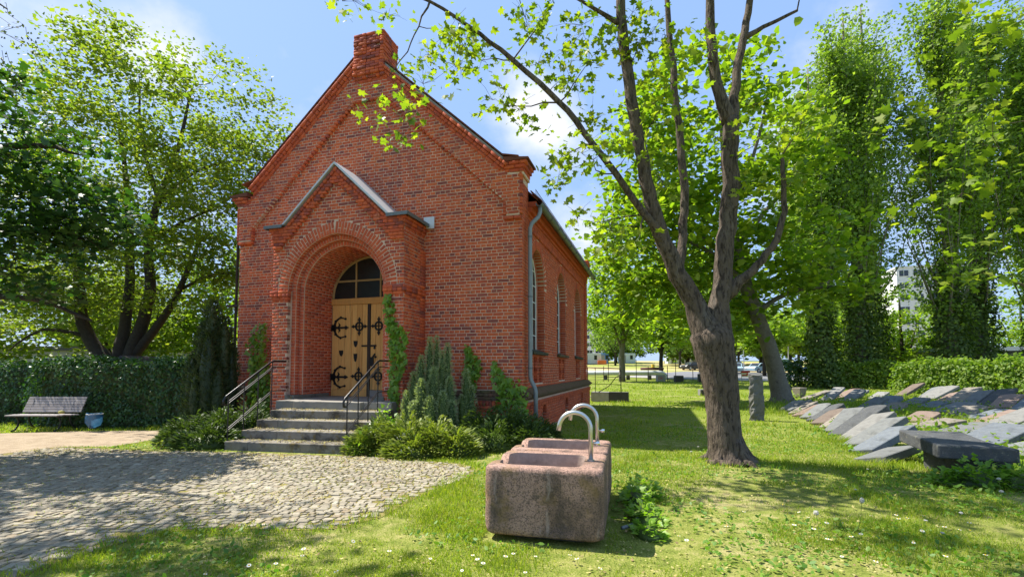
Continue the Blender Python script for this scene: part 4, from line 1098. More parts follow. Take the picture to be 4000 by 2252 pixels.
# ================================================================ trees
# --- the maple on the lawn
yb = 8.06
mp_limbs = [
 ([(3.70,yb,-.12),(3.66,yb,.06),(3.60,yb,.35),(3.57,yb,.8),(3.54,yb,1.2),(3.47,yb,1.74),(3.40,yb,2.10),(3.41,yb,2.45)], [0.491,0.353,0.283,0.267,0.283,0.320,0.353,.150]),
 ([(3.36,yb,2.0),(3.11,yb,2.69),(2.82,yb-.05,3.17),(2.58,yb-.12,3.7),(2.40,yb-.2,4.2),(2.25,yb-.25,4.75),(2.06,yb-.3,5.76),(1.93,yb-.35,6.62),(1.84,yb-.4,7.48),(1.81,yb-.4,8.2),(1.70,yb-.4,9.6),(1.5,yb-.4,11)], [0.276,0.168,0.152,0.129,0.117,0.109,0.098,0.090,0.078,0.070,0.047,0.023]),
 ([(2.58,yb-.12,3.70),(2.21,yb-.3,4.12),(1.88,yb-.4,4.53),(1.33,yb-.5,5.22),(.92,yb-.55,5.75),(.43,yb-.6,6.18),(-.19,yb-.65,6.70),(-.68,yb-.7,7.06),(-1.31,yb-.75,7.43),(-2.02,yb-.8,7.68),(-2.6,yb-.9,7.85)], [0.101,0.061,0.055,0.050,0.047,0.043,0.036,0.030,0.023,0.017,0.009]),
 ([(2.80,yb-.05,3.15),(2.92,yb,3.52),(2.98,yb+.05,4.07),(3.04,yb+.1,4.7),(2.98,yb+.12,5.34),(2.97,yb+.15,5.9),(2.91,yb+.2,6.62),(2.88,yb+.25,7.48),(2.80,yb+.3,8.6),(2.7,yb+.4,10)], [0.120,0.074,0.072,0.070,0.066,0.064,0.061,0.055,0.039,0.023]),
 ([(3.46,yb,2.05),(3.56,yb,2.69),(3.64,yb,3.3),(3.67,yb,3.79),(3.75,yb,4.4),(3.80,yb,4.91),(3.81,yb,5.5),(3.82,yb,5.9)], [0.276,0.164,0.152,0.148,0.144,0.140,0.133,0.136]),
 ([(3.82,yb,5.85),(3.62,yb,6.35),(3.52,yb,6.98),(3.49,yb,7.63),(3.5,yb,9.2),(3.4,yb,10.8)], [0.138,0.098,0.086,0.078,0.055,0.023]),
 ([(3.82,yb,5.8),(3.90,yb+.05,6.33),(4.03,yb+.1,6.98),(4.19,yb+.15,7.63),(4.30,yb+.2,8.2),(4.6,yb+.3,9.6)], [0.129,0.078,0.072,0.066,0.058,0.023]),
 ([(3.62,yb,2.80),(3.98,yb-.1,3.15),(4.22,yb-.15,3.38),(4.44,yb-.2,3.73),(4.58,yb-.2,4.21),(4.57,yb-.2,4.84),(4.56,yb-.2,5.15)], [0.129,0.074,0.062,0.055,0.047,0.039,0.027]),
 ([(4.15,yb+.12,7.45),(4.5,yb+.1,7.65),(5.1,yb+.1,7.95)], [0.055,0.035,0.023]),
 ([(-1.31,yb-.75,7.43),(-1.5,yb-.85,6.95),(-1.64,yb-.9,6.5),(-1.9,yb-.95,6.1)], [0.018,0.011,0.009,0.005]),
 ([(1.84,yb-.38,7.3),(1.3,yb-.5,7.55),(.7,yb-.6,7.75),(-.1,yb-.6,7.6)], [0.046,0.027,0.020,0.009]),
]
# leafy sprays of the crown: x, y, z in metres; the first list is thinly leaved
sp_thin = [(-2.66,8.29,8.08),(-2.39,8.29,8.12),(-2.74,7.82,7.62),(-1.27,7.46,6.69),(-1.24,7.09,6.11),(-1.44,7.61,6.20),(-2.20,7.65,5.92),(-1.69,7.07,5.55),(-1.86,7.08,5.32),(-1.64,8.60,7.26),(-1.20,8.04,7.06),(-0.85,7.38,6.83),(-0.53,7.70,6.87),(-0.77,8.56,7.91),(-0.27,8.44,7.73),(0.02,8.35,7.32),(0.27,7.63,7.23),(-0.11,7.79,6.34),(0.17,8.08,5.80),(-0.25,7.10,5.80),(0.74,7.89,7.20),(0.78,7.43,6.40),(1.15,8.41,7.36),(1.15,7.10,6.83),(1.03,8.09,6.39),(1.37,8.39,6.80),(0.63,7.36,4.82),(1.08,8.43,5.22),(1.16,8.40,5.62),(0.44,8.13,5.96),(1.14,7.81,4.24),(1.00,7.70,4.46),(0.53,8.12,7.04),(-0.41,7.72,6.71),(-0.96,8.28,6.95),(-1.16,7.38,7.03),(-1.44,7.51,7.22),(0.09,8.28,7.84),(0.61,7.14,6.91),(1.31,8.09,4.01),(0.82,7.36,6.28),(0.39,8.03,7.41)]
sp_full = [(1.25,7.03,4.83),(1.48,7.00,3.61),(2.17,7.33,7.04),(2.89,7.52,6.95),(2.17,8.29,6.66),(2.22,7.51,5.75),(2.51,7.24,6.02),(1.79,7.81,7.29),(2.05,7.81,6.90),(1.44,7.38,5.81),(1.61,7.02,5.03),(1.51,8.49,7.65),(4.72,8.35,5.89),(4.54,7.59,5.78),(5.53,8.52,5.76),(3.93,7.64,5.33),(4.62,8.50,6.53),(4.59,7.89,4.87),(4.08,7.38,4.35),(2.56,8.19,4.92),(2.73,8.08,4.68),(1.77,7.74,3.40)]
NPv = np.random.default_rng(5)
mc = [tuple(np.array(c)+NPv.normal(0, .20, 3)*np.array([1, 1, .7])) for c in sp_thin+sp_full+sp_full]
top = in_ells(280, [(3.1, 8.0, 10.2, 4.4, 3.8, 2.6), (5.6, 7.4, 9.6, 2.6, 2.8, 1.8), (0.2, 7.2, 9.2, 2.4, 2.0, 1.2)], .7)
top = np.concatenate([top, in_ells(170, [(-.2, 7.3, 9.9, 3.2, 2.2, 1.2), (1.8, 6.0, 9.2, 3.0, 1.8, 1.4)], .9)])  # unseen crown clusters above the view, added to shade the lawn
top = top[top[:, 2] > np.maximum(8.45, 1.9+.83*top[:, 1])]
maple, mcs = tree('maple_tree', 'forked maple with rough bark standing on the lawn beside the stone troughs', 'tree', (3.70, yb, 0), mp_limbs, np.concatenate([np.array(mc), top]), 19, .18, .103, T_MAPLE, 'leaf_maple', 'bark', jit=.8, flat=.75, minz=4.0, maxr=.035, rmin=.006, sides=12, wig=.012, twigs=5)
def big_leaves(root, centres, n, size, T, m):
    V, F = T
    mes = []
    for s in range(3):
        me = bpy.data.meshes.new('leaf'); me.from_pydata([(x*size, y*size, z*size) for x, y, z in V], [], [tuple(f) for f in F]); me.update(); me.materials.append(M[m]); mes.append(me)
    for i in range(n):
        c = centres[i % len(centres)]
        o = bpy.data.objects.new('leaf', mes[i % 3]); C.objects.link(o); o.parent = root
        o.location = (c[0]+R.gauss(0, .17), c[1]+R.gauss(0, .17), c[2]+R.gauss(0, .13)); o.rotation_euler = (R.gauss(0, .5)-.3, R.gauss(0, .5), R.uniform(0, 6.28)); s = R.uniform(.8, 1.3); o.scale = (s, s, s)
big_leaves(maple, mcs[:len(mc)], 300, .112, T_MAPLE, 'leaf_maple')
# roots flare
fl = MB()
for a in (0.2, 1.3, 2.6, 3.7, 5.0):
    fl.tube([(-.09+.12*math.cos(a), .12*math.sin(a), .50), (-.04+.22*math.cos(a), .22*math.sin(a), .20), (.36*math.cos(a), .36*math.sin(a), .04), (.60*math.cos(a), .60*math.sin(a), -.05)], [.13, .12, .075, .03], 8)
    o = fl.build('root', 'bark', maple, smooth=True); fl = MB()

# --- second maple, leaning
y2 = 21.5
lm2 = [([(12.2,y2,-.1),(12.15,y2,.3),(12.0,y2,1.3),(11.6,y2,2.7),(11.1,y2,4.1),(10.7,y2,5.3),(10.3,y2,7),(10.0,y2,9),(9.8,y2,12),(9.8,y2,15)], [.62,.46,.37,.34,.31,.29,.25,.2,.14,.05]),
       ([(10.7,y2,5.3),(9.2,y2-.5,6.5),(7.2,y2-1,7.4),(5.2,y2-1,7.8)], [.16,.12,.08,.03]), ([(11.1,y2,4.1),(12.6,y2,5),(14.2,y2-.5,5.2),(15.6,y2-.5,5)], [.14,.1,.06,.02]),
       ([(10.3,y2,7),(12,y2+.5,9),(13.4,y2,10.5)], [.14,.09,.03]), ([(10.5,y2,6),(8.6,y2+1,8.5),(7,y2+1,11)], [.14,.1,.03]), ([(10.1,y2,8.5),(11,y2-1,12),(11.5,y2-1,14.5)], [.1,.07,.02])]
c2 = in_ells(340, [(9.3, y2, 11.2, 5.0, 4.0, 5.2), (13.2, y2, 6.6, 3.6, 3.2, 2.6), (6.6, y2, 7.6, 3.2, 3.2, 3.0), (8.2, y2, 4.6, 3.8, 3.0, 1.9), (12.5, y2, 4.6, 3.0, 2.6, 1.5)], .75)
tree('maple_tree', 'leaning maple with bright crown behind the rough stone stele', 'tree', (12.2, y2, 0), lm2, c2, 46, .46, .25, T_STAR, 'leaf_maple2', 'bark_grey', jit=.5, flat=.5, minz=3.2, maxr=.05)

# --- multi-stemmed maple behind the hedge, left
yl = 17.0
lml = [([(-14.0,yl,-.1),(-14.0,yl,1.2),(-14.1,yl,1.9)], [0.697,0.501,0.432]),
       ([(-14.3,yl,1.6),(-15.0,yl,2.35),(-15.45,yl,3.2),(-15.6,yl,4.4),(-15.8,yl,6),(-16.2,yl,8.5)], [0.279,0.223,0.196,0.174,0.139,0.056]),
       ([(-14.1,yl,1.8),(-13.95,yl,2.8),(-13.9,yl,3.7),(-14.0,yl+.2,5.6),(-14.3,yl+.3,8),(-14.5,yl,11)], [0.251,0.188,0.167,0.139,0.098,0.035]),
       ([(-13.8,yl,1.7),(-13.4,yl,2.9),(-13.1,yl,4.2),(-13.2,yl,6.0),(-12.9,yl,7.6),(-12.3,yl,9.5),(-11.8,yl,12)], [0.251,0.202,0.181,0.139,0.111,0.076,0.028]),
       ([(-13.7,yl,1.9),(-12.7,yl,3.2),(-11.8,yl-.2,4.6),(-11.2,yl-.2,6.2)], [0.181,0.133,0.091,0.042]),
       ([(-12.9,yl,7.6),(-11.3,yl-.4,8.6),(-9.6,yl-.6,8.9)], [0.076,0.056,0.021]), ([(-13.1,yl,6.2),(-11.4,yl,7.2),(-10,yl,7.6)], [0.070,0.048,0.021]),
       ([(-15.5,yl,3.6),(-16.8,yl-.5,4.2),(-18.5,yl-.5,4.4)], [0.098,0.070,0.021]), ([(-15.2,yl,2.7),(-16.4,yl-.5,2.9),(-17.4,yl-.6,2.2)], [0.083,0.056,0.021]), ([(-12.9,yl,7.6),(-13.6,yl,10),(-13.8,yl,12.4)], [0.083,0.056,0.014]),
       ([(-12.0,yl,4.4),(-10.3,yl-.5,4.9),(-8.6,yl-.6,4.7)], [0.070,0.042,0.014])]
cl = in_ells(430, [(-12.9, yl, 9.8, 4.4, 3.6, 3.9), (-10.6, yl-.3, 7.6, 2.6, 2.4, 3.2), (-16.2, yl, 7.5, 2.4, 2.6, 3.4), (-13.2, yl, 4.9, 4.6, 3.0, 1.6), (-17.6, yl-.5, 4.0, 2.6, 2.4, 1.6)], .8)
tree('maple_tree', 'broad maple with several dark stems behind the clipped hedge', 'tree', (-14.0, yl, 0), lml, cl, 110, .38, .145, T_DIA, 'leaf_left', 'bark_dark', jit=.5, flat=.42, minz=3.0, maxr=.06)
# --- shaded maple reaching in from the left, its stem out of view
yd = 9.2
ld = [([(-14.0,8.6,0),(-13.9,8.6,2),(-13.7,8.7,4),(-13.4,8.8,6.5),(-13.0,8.8,9)], [.4,.32,.28,.22,.1]), ([(-13.8,8.6,3.4),(-11.8,9,4.2),(-9.6,9.2,4.3),(-8.0,9.3,4.0)], [.16,.11,.07,.02]),
      ([(-13.7,8.7,4.5),(-11.6,9,5.6),(-9.6,9.2,6.0),(-8.6,9.2,5.8)], [.15,.1,.06,.02]), ([(-13.8,8.6,2.8),(-11.6,9,3.0),(-9.4,9.2,2.9),(-8.2,9.2,2.5)], [.13,.09,.05,.02]), ([(-13.4,8.8,6.5),(-11,8.5,8.4),(-9.2,8,9)], [.14,.09,.03]), ([(-13.5,8.7,5.6),(-11.6,7.0,7.4),(-9.6,5.4,8.2),(-7.8,3.8,8.0)], [.15,.10,.07,.03])]
cd = np.concatenate([in_ells(150, [(-9.7, 8.8, 5.2, 1.8, 1.4, 1.9), (-8.6, 8.7, 4.3, 1.3, 1.0, 1.1), (-9.7, 8.7, 3.5, 1.6, 1.1, 1.0)], .8), in_ells(170, [(-12.3, 5.9, 9.2, 4.4, 3.4, 2.2), (-12.6, 4.0, 7.5, 3.4, 3.0, 2.0)], .8), in_ells(100, [(-8.5, 4.6, 8.3, 2.5, 2.2, 1.4), (-7.4, 3.0, 7.6, 2.0, 1.6, 1.2)], .9)])  # last group is unseen, added to shade the front grass and yard
tree('maple_tree', 'shaded maple boughs reaching in over the bench', 'tree', (-14.0, 8.6, 0), ld, cd, 34, .30, .125, T_MAPLE, 'leaf_shaded', 'bark_dark', jit=.5, flat=.32, minz=2.4, maxr=.045)
# --- birch twigs hanging into the top left corner
br_root = empty('birch_tree', (-10.5, 4.8, 0)); tag(br_root, 'thin hanging birch twigs with small leaves against the cloud', 'tree')
sk = Skel(); sk.limb([(0,0,0),(.05,.1,4),(.2,.3,8),(.4,.4,11)], [.17,.14,.1,.05]); sk.limb([(.2,.3,7.6),(1.6,.9,8.2),(3.2,1.3,8.0),(4.2,1.6,7.5)], [.07,.05,.03,.012]); sk.limb([(.15,.25,6.6),(1.2,.9,7.3),(2.4,1.5,7.2),(3.2,1.8,6.75)], [.05,.035,.02,.01]); sk.limb([(.15,.25,5.6),(.9,1.2,6.6),(1.9,2.0,6.8),(2.6,2.2,6.5)], [.05,.035,.02,.01])
tw = []
for i in range(46):
    b = Vector(R.choice(sk.nodes[18:])); b += Vector((R.gauss(0, .25), R.gauss(0, .2), R.gauss(0, .1))); L = R.uniform(.3, .85); pts = [b]
    for j in range(1, 6): pts.append(b+Vector((R.gauss(0, .03)*j+.04*j, R.gauss(0, .03)*j, -L*j/5)))
    sk.mb.tube(pts, .004, 3, cap=False)
    for p in pts[1:]: tw += [tuple(p+Vector((R.gauss(0, .05), R.gauss(0, .05), R.gauss(0, .05)))) for _ in range(5)]
sk.mb.build('trunk', 'bark_grey', br_root); leaves('crown', tw, (0, -.3, .4), .7, NP.uniform(.035, .06, len(tw)), T_DIA, 'leaf_birch', br_root)
# --- maple boughs entering from the right
rr_c = [(6.57,6.79,6.65),(7.99,7.85,7.50),(8.27,7.74,7.23),(7.56,7.28,6.72),(7.64,8.04,6.29),(6.96,6.95,5.44),(7.71,7.30,5.92),(8.67,8.04,5.82),(6.80,7.28,5.16),(7.83,7.88,5.42),(8.10,7.70,5.23),(7.40,8.29,4.97),(7.34,8.39,4.38),(7.65,7.90,4.54),(8.34,8.06,4.87),(7.35,6.88,3.65),(7.23,7.88,3.62),(8.68,8.13,3.08),(7.33,7.32,3.05),(7.22,7.60,3.05),(6.34,7.46,5.80),(6.73,8.33,5.87)]
rt = in_ells(200, [(10.5, 6.6, 9.4, 4.2, 3.8, 2.2), (12.0, 4.0, 7.6, 3.4, 3.0, 2.0)], .8)  # unseen upper crown, made denser to shade the right foreground
rt = rt[rt[:, 2] > 1.57+rt[:, 1]*.86]
lr = [([(12.6,7.6,0),(12.5,7.6,2),(12.3,7.6,4),(12.2,7.6,8)], [.36,.3,.26,.1]), ([(12.4,7.6,3.2),(10.8,7.5,3.0),(9.6,7.4,2.9),(8.8,7.4,2.6)], [.12,.075,.045,.02]), ([(12.3,7.6,4.2),(10.6,7.4,5.2),(9.0,7.4,5.6)], [.12,.07,.02]), ([(12.3,7.6,5.5),(10.4,7.4,7.0),(9.0,7.3,7.6)], [.12,.07,.02])]
rmp, rcs = tree('maple_tree', 'yellow green maple twigs hanging in from the far right edge', 'tree', (12.6, 7.6, 0), lr, np.concatenate([np.array(rr_c), rt]), 17, .22, .14, T_MAPLE, 'leaf_maple', 'bark', jit=.55, flat=.7, minz=2.5, maxr=.03)

# --- poplars beyond the right hedge, ivy on their stems
def poplar(x, y, H, W, label, seed):
    rg = np.random.default_rng(seed); root = empty('poplar_tree', (x, y, 0)); tag(root, label, 'tree', 'tall poplars beyond the right hedge')
    sk = Skel(); lean = rg.normal(0, .4)
    sk.limb([(0,0,-.1),(0,0,4),(lean*.3,0,H*.4),(lean*.6,.1,H*.7),(lean,0,H)], [.62,.5,.36,.2,.04], 9, .05)
    N = 60; h0 = rg.uniform(.10, .80, N); a0 = rg.uniform(0, 6.28, N); cs = []
    for i in range(N):                                   # upswept limbs carrying tufts
        Lb = (1-h0[i])*H*rg.uniform(.22, .42)+2.0; out = W*rg.uniform(.5, 1.35)*(1.15-h0[i]*.72); pts = []
        for k in range(6):
            t = k/5; pts.append((lean*h0[i]+out*t**.75*math.cos(a0[i])+rg.normal(0, .12), out*t**.75*math.sin(a0[i])*.8+rg.normal(0, .12), h0[i]*H+Lb*t))
        sk.mb.tube(pts, [.085*(1.1-h0[i]), .07*(1.1-h0[i]), .05*(1.1-h0[i]), .035, .022, .01], 5, cap=False)
        for k in range(1, 6):
            for _ in range(2): cs.append(np.array(pts[k])+rg.normal(0, .38, 3))
    for k in range(26): cs.append(np.array([lean*.7+rg.normal(0, .5), rg.normal(0, .5), H*(.62+.38*k/26)]))
    cs = np.array(cs)
    sk.mb.build('trunk', 'bark_grey', root, smooth=True)
    P = puff(cs, 40, .36, 1.2); leaves('crown', P, (0, -.2, .5), .8, NP.uniform(.13, .36, len(P)), T_DIA, 'leaf_poplar', root)
    n = 5200; z = NP.uniform(0, 1, n)**1.15*H*.30; a = NP.uniform(0, 6.28, n); rr = (1.6-1.0*z/(H*.30))*NP.uniform(.55, 1.12, n)*(1+.25*np.sin(a*3+z*.7))
    P = np.stack([lean*z/H+rr*np.cos(a), rr*np.sin(a), z+.2], 1); nn = np.stack([np.cos(a), np.sin(a), np.full(n, .5)], 1)
    leaves('ivy_sleeve', P, nn, .5, NP.uniform(.18, .34, n), T_DIA, 'leaf_ivy_tree', root)
for i, (x, y, H, W, lb) in enumerate(((24.6, 37.5, 26, 3.0, 'slender poplar nearest to the leaning maple'), (28.0, 38, 31, 3.4, 'second poplar from the leaning maple, thick ivy on its stem'), (31.2, 41, 34, 3.2, 'third poplar from the leaning maple, set back a little'), (34.4, 37, 34, 3.5, 'fourth poplar from the leaning maple, behind the white block'), (38.0, 38.5, 33, 3.4, 'fifth poplar from the leaning maple with dark ivied stem'), (42.0, 37, 32, 3.6, 'sixth poplar from the leaning maple, near the right edge'), (45.5, 39.5, 31, 3.4, 'last poplar at the far right edge of the view'))):
    poplar(x, y, H, W, lb, 40+i)
# --- lindens and street trees further back
def blob_tree(name, label, x, y, H, W, z0, lm, n, k, size, seed, group, bm='bark_dark', tr=.22, T=T_DIA):
    ells = [(x, y, (z0+H)/2, W, W*.9, (H-z0)/2), (x-W*.3, y, z0+(H-z0)*.3, W*.75, W*.7, (H-z0)*.28), (x+W*.3, y, z0+(H-z0)*.35, W*.75, W*.7, (H-z0)*.3)]
    cs = in_ells(n, ells, .8); g = gz(x, y)
    lim = [([(x, y, g-.1), (x, y, z0*.6+g), (x+.1, y, z0+1), (x, y, (z0+H)*.5), (x, y, H*.85)], [tr*1.25, tr, tr*.85, tr*.5, .04]), ([(x, y, z0*.9), (x-W*.3, y, z0+(H-z0)*.25), (x-W*.5, y, z0+(H-z0)*.5)], [tr*.5, tr*.35, .03]), ([(x, y, z0*.9), (x+W*.3, y, z0+(H-z0)*.25), (x+W*.5, y, z0+(H-z0)*.5)], [tr*.5, tr*.35, .03])]
    return tree(name, label, 'tree', (x, y, g), lim, cs, k, W*.13, size, T, lm, bm, group, jit=.6, flat=.6, minz=z0*.8, maxr=.06, conn=n//2, sides=7)
blob_tree('linden_tree', 'linden with a slim pale stem just right of the chapel', 11.6, 50, 17.5, 3.9, 3.9, 'leaf_linden', 190, 50, .36, 1, 'lindens at the churchyard fence', 'bark_grey', .3)
blob_tree('linden_tree', 'low crowned linden behind the silver pipe with a banded stem', 17.6, 56, 15.5, 4.6, 3.6, 'leaf_linden', 200, 50, .40, 2, 'lindens at the churchyard fence')
blob_tree('linden_tree', 'linden behind the forked trunk of the lawn maple', 16.3, 40, 13, 4.6, 3.2, 'leaf_linden', 170, 46, .42, 3, 'lindens at the churchyard fence')
sp = [(33, 62, 9.5, 3.2), (39, 70, 10, 3.6), (46, 76, 11, 3.8), (52, 72, 9.5, 3.6), (60, 78, 11, 4.2), (66, 70, 10, 4), (44, 92, 13, 5), (56, 100, 14, 5.5), (34, 96, 12, 5), (24, 110, 12, 5.5), (12, 118, 10, 5), (70, 96, 15, 6)]
for i, (x, y, H, W) in enumerate(sp):
    blob_tree('street_tree', 'round green street tree beyond the parked cars, %s counted by distance from the road' % ORD[i], x, y, H+gz(x, y), W, 3+gz(x, y), 'leaf_far' if y > 90 else 'leaf_linden', 75, 34, .55, 20+i, 'street trees beyond the parked cars')
for i, (x, y, H, W, lb) in enumerate(((47.5, 44, 9.5, 3.4, 'small bright tree at the far right edge'), (31.0, 43, 8.5, 2.6, 'small bright tree between the second and third poplar'), (36.2, 44, 9.5, 3.0, 'small bright tree in front of the white block'), (41.5, 45, 8.0, 2.8, 'small bright tree right of the white block'))):
    blob_tree('young_tree', lb, x, y, H, W, 1.6, 'leaf_linden', 90, 44, .30, 80+i, 'young trees behind the right hedge')
# --- trees behind the left hedge
for i, (x, y, H, W, lb) in enumerate(((-22, 27, 12, 4.6, 'pale tree far left behind the hedge'), (-16.5, 30, 11, 4.2, 'bushy tree seen under the many-stemmed maple'), (-11.2, 25, 9.0, 3.2, 'bright tree filling the gap beside the chapel corner'), (-28, 24, 11, 4.5, 'leafy tree at the far left edge of the view'), (-13, 38, 13, 5, 'tall tree farthest behind the many-stemmed maple'))):
    blob_tree('background_tree', lb, x, y, H, W, .7, 'leaf_maple2' if i in (1, 2) else 'leaf_left', 170, 60, .26, 60+i, 'trees behind the left hedge')
# ================================================================ hedges, shrubs, ivy
def hedge(name, label, c, rz, L, D, H, lm, n, size, rag=.06, core=True, group=None, T=T_OVAL, gaps=.0, z0=.05):
    root = empty(name, (c[0], c[1], gz(*c)), rz); tag(root, label, 'hedge', group)
    A = [L*H, L*H, D*H, D*H, L*D*1.3]; w = np.array(A)/sum(A); ks = NP.multinomial(n, w); P = []; N_ = []
    for i, k in enumerate(ks):
        u = NP.uniform(-.5, .5, k); v = NP.uniform(0, 1, k)
        if i < 2: s = -1 if i == 0 else 1; p = np.stack([u*L, np.full(k, s*D/2), z0+v*(H-z0)], 1); nn = (0, s, .35)
        elif i < 4: s = -1 if i == 2 else 1; p = np.stack([np.full(k, s*L/2), u*D, z0+v*(H-z0)], 1); nn = (s, 0, .35)
        else: p = np.stack([u*L, (v-.5)*D, np.full(k, H)], 1); nn = (0, 0, 1)
        bump = rag*(np.sin(p[:, 0]*3.1+p[:, 2]*2.3)+np.sin(p[:, 0]*7.3+1.7+p[:, 1]*5)+np.sin(p[:, 2]*6.1+p[:, 0]*1.7))*.6
        p += np.array(nn)*bump[:, None] + NP.normal(0, rag*.75, (k, 3)); P.append(p); N_.append(np.broadcast_to(np.array(nn, float), (k, 3)))
    P = np.concatenate(P); N_ = np.concatenate(N_)
    if gaps: 
        keep = (np.sin(P[:, 0]*2.3)+np.sin(P[:, 0]*5.1+2)+np.sin(P[:, 2]*4+P[:, 0]))*.33+NP.normal(0, .5, len(P)) > -1+gaps*2*(1-P[:, 2]/H); P = P[keep]; N_ = N_[keep]
    leaves('foliage', P, N_, .5, NP.uniform(size*.7, size*1.3, len(P)), T, lm, root, tdir=np.broadcast_to(np.array([0, 0, -.5]), P.shape))
    if core:
        mb = MB(); nx = max(2, int(L/.4)); nz_ = max(2, int(H/.4)); ins = .13
        mb.box(-L/2+ins, L/2-ins, -D/2+ins, D/2-ins, 0, H-ins); mb.build('inner_growth', 'needle_dark', root, bevel=.05)
    else:
        mb = MB()
        for i in range(int(L*2.2)):
            x = R.uniform(-L/2+.1, L/2-.1); y = R.uniform(-D/3, D/3); mb.tube([(x, y, 0), (x+R.gauss(0, .1), y, H*.45), (x+R.gauss(0, .2), y+R.gauss(0, .1), H*.85)], [.025, .018, .008], 5)
        o = mb.build('stems', 'bark_dark', root); tag(o, kind='stuff')
    return root
hedge('clipped_hedge', 'long clipped dark green hedge behind the bench', (-10.6, 13.25), .0, 4.3, 1.3, 1.72, 'leaf_hedge', 17000, .080, .085)
hedge('clipped_hedge', 'lower shaded hedge section at the far left behind the bench', (-15.6, 14.2), .0, 5.6, 1.3, 1.66, 'leaf_hedge', 12000, .085, .085)
hedge('rear_hedge', 'dark half of the street hedge under the ivied poplars', (26.6, 36.2), -.5, 6.6, 1.2, 1.9, 'leaf_hedge2', 6000, .20, .14, core=False, gaps=.35, T=T_DIA)
hedge('rear_hedge', 'loose bright green hedge behind the grave slabs at right', (26.2, 26.4), -1.25, 8.0, 1.6, 1.85, 'leaf_hedge2', 9000, .19, .18, core=False, gaps=.2, T=T_DIA)
hedge('rear_hedge', 'narrow clipped bush standing at the street corner', (22.9, 39.0), 0, 1.4, .9, 2.1, 'leaf_hedge', 1500, .19, .1, core=False, gaps=.55, T=T_DIA)
def spires(name, label, base, lst, m, n, size, cat='shrub', core='needle_dark', up=.8, T=T_NEEDLE, fz=1.0):
    root = empty(name, base); tag(root, label, cat); P = []; U = []; cm = MB()
    tot = sum(r*h for _, _, r, h in lst)
    for (x, y, r, h) in lst:
        k = int(n*r*h/tot); z = NP.uniform(.02, 1, k)**.95; a = NP.uniform(0, 6.28, k)
        prof = np.minimum(1, .62+z*1.2)*np.sqrt(np.maximum(.02, 1-z**3.2)); lump = 1+.20*np.sin(z*h*17+a*2)+.16*np.sin(a*5+z*9)
        rr = r*prof*lump*NP.uniform(.72, 1.06, k); P.append(np.stack([x+rr*np.cos(a), y+rr*np.sin(a), z*h], 1)); U.append(np.stack([np.cos(a), np.sin(a), np.full(k, up)], 1))
        cm.lathe([(r*.5, 0), (r*.68, h*.25), (r*.72, h*.55), (r*.45, h*.85), (r*.08, h*.96)], 10, (x, y, 0))
        o = cm.build('inner_growth', core, root, smooth=True); cm = MB()
    P = np.concatenate(P); U = np.concatenate(U); U /= np.linalg.norm(U, axis=1, keepdims=True)
    nn = NP.normal(0, 1, U.shape); t = U
    n_ = nn-(nn*t).sum(1, keepdims=True)*t; n_ /= np.linalg.norm(n_, axis=1, keepdims=True)
    t = t+NP.normal(0, .3, t.shape); t -= n_*(t*n_).sum(1, keepdims=True); t /= np.linalg.norm(t, axis=1, keepdims=True)
    V, F = leaf_arrays(P, n_, t, NP.uniform(size*.7, size*1.3, len(P)), T); o = npmesh('foliage', V, F, m, root); tag(o, kind='stuff')
    return root
spires('yew_shrub', 'tall dark columnar yew at the left chapel corner', (-7.65, 12.1, 0), [(-.02, 0, .30, 3.3), (.26, .05, .26, 2.9), (-.26, .05, .26, 2.75), (.44, .1, .18, 2.2), (.05, -.22, .30, 2.5), (-.42, -.1, .22, 1.9), (-.2, -.3, .2, 1.5), (.32, -.25, .22, 1.7)], 'needle_dark', 17000, .085)
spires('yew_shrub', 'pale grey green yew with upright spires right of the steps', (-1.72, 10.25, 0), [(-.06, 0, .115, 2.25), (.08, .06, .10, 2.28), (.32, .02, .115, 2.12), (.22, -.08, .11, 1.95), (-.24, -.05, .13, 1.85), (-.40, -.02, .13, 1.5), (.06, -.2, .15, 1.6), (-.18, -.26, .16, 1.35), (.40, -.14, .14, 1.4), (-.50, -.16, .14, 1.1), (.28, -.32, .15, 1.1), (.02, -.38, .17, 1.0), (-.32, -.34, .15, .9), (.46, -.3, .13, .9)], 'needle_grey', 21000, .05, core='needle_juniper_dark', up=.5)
spires('yew_shrub', 'small yew sprout between the pale yew and the wall ivy', (-1.0, 10.35, 0), [(0, 0, .11, 1.55), (.1, .05, .12, 1.2), (-.08, -.05, .12, 1.0)], 'needle_grey', 2600, .055, core='needle_juniper_dark', up=.5)
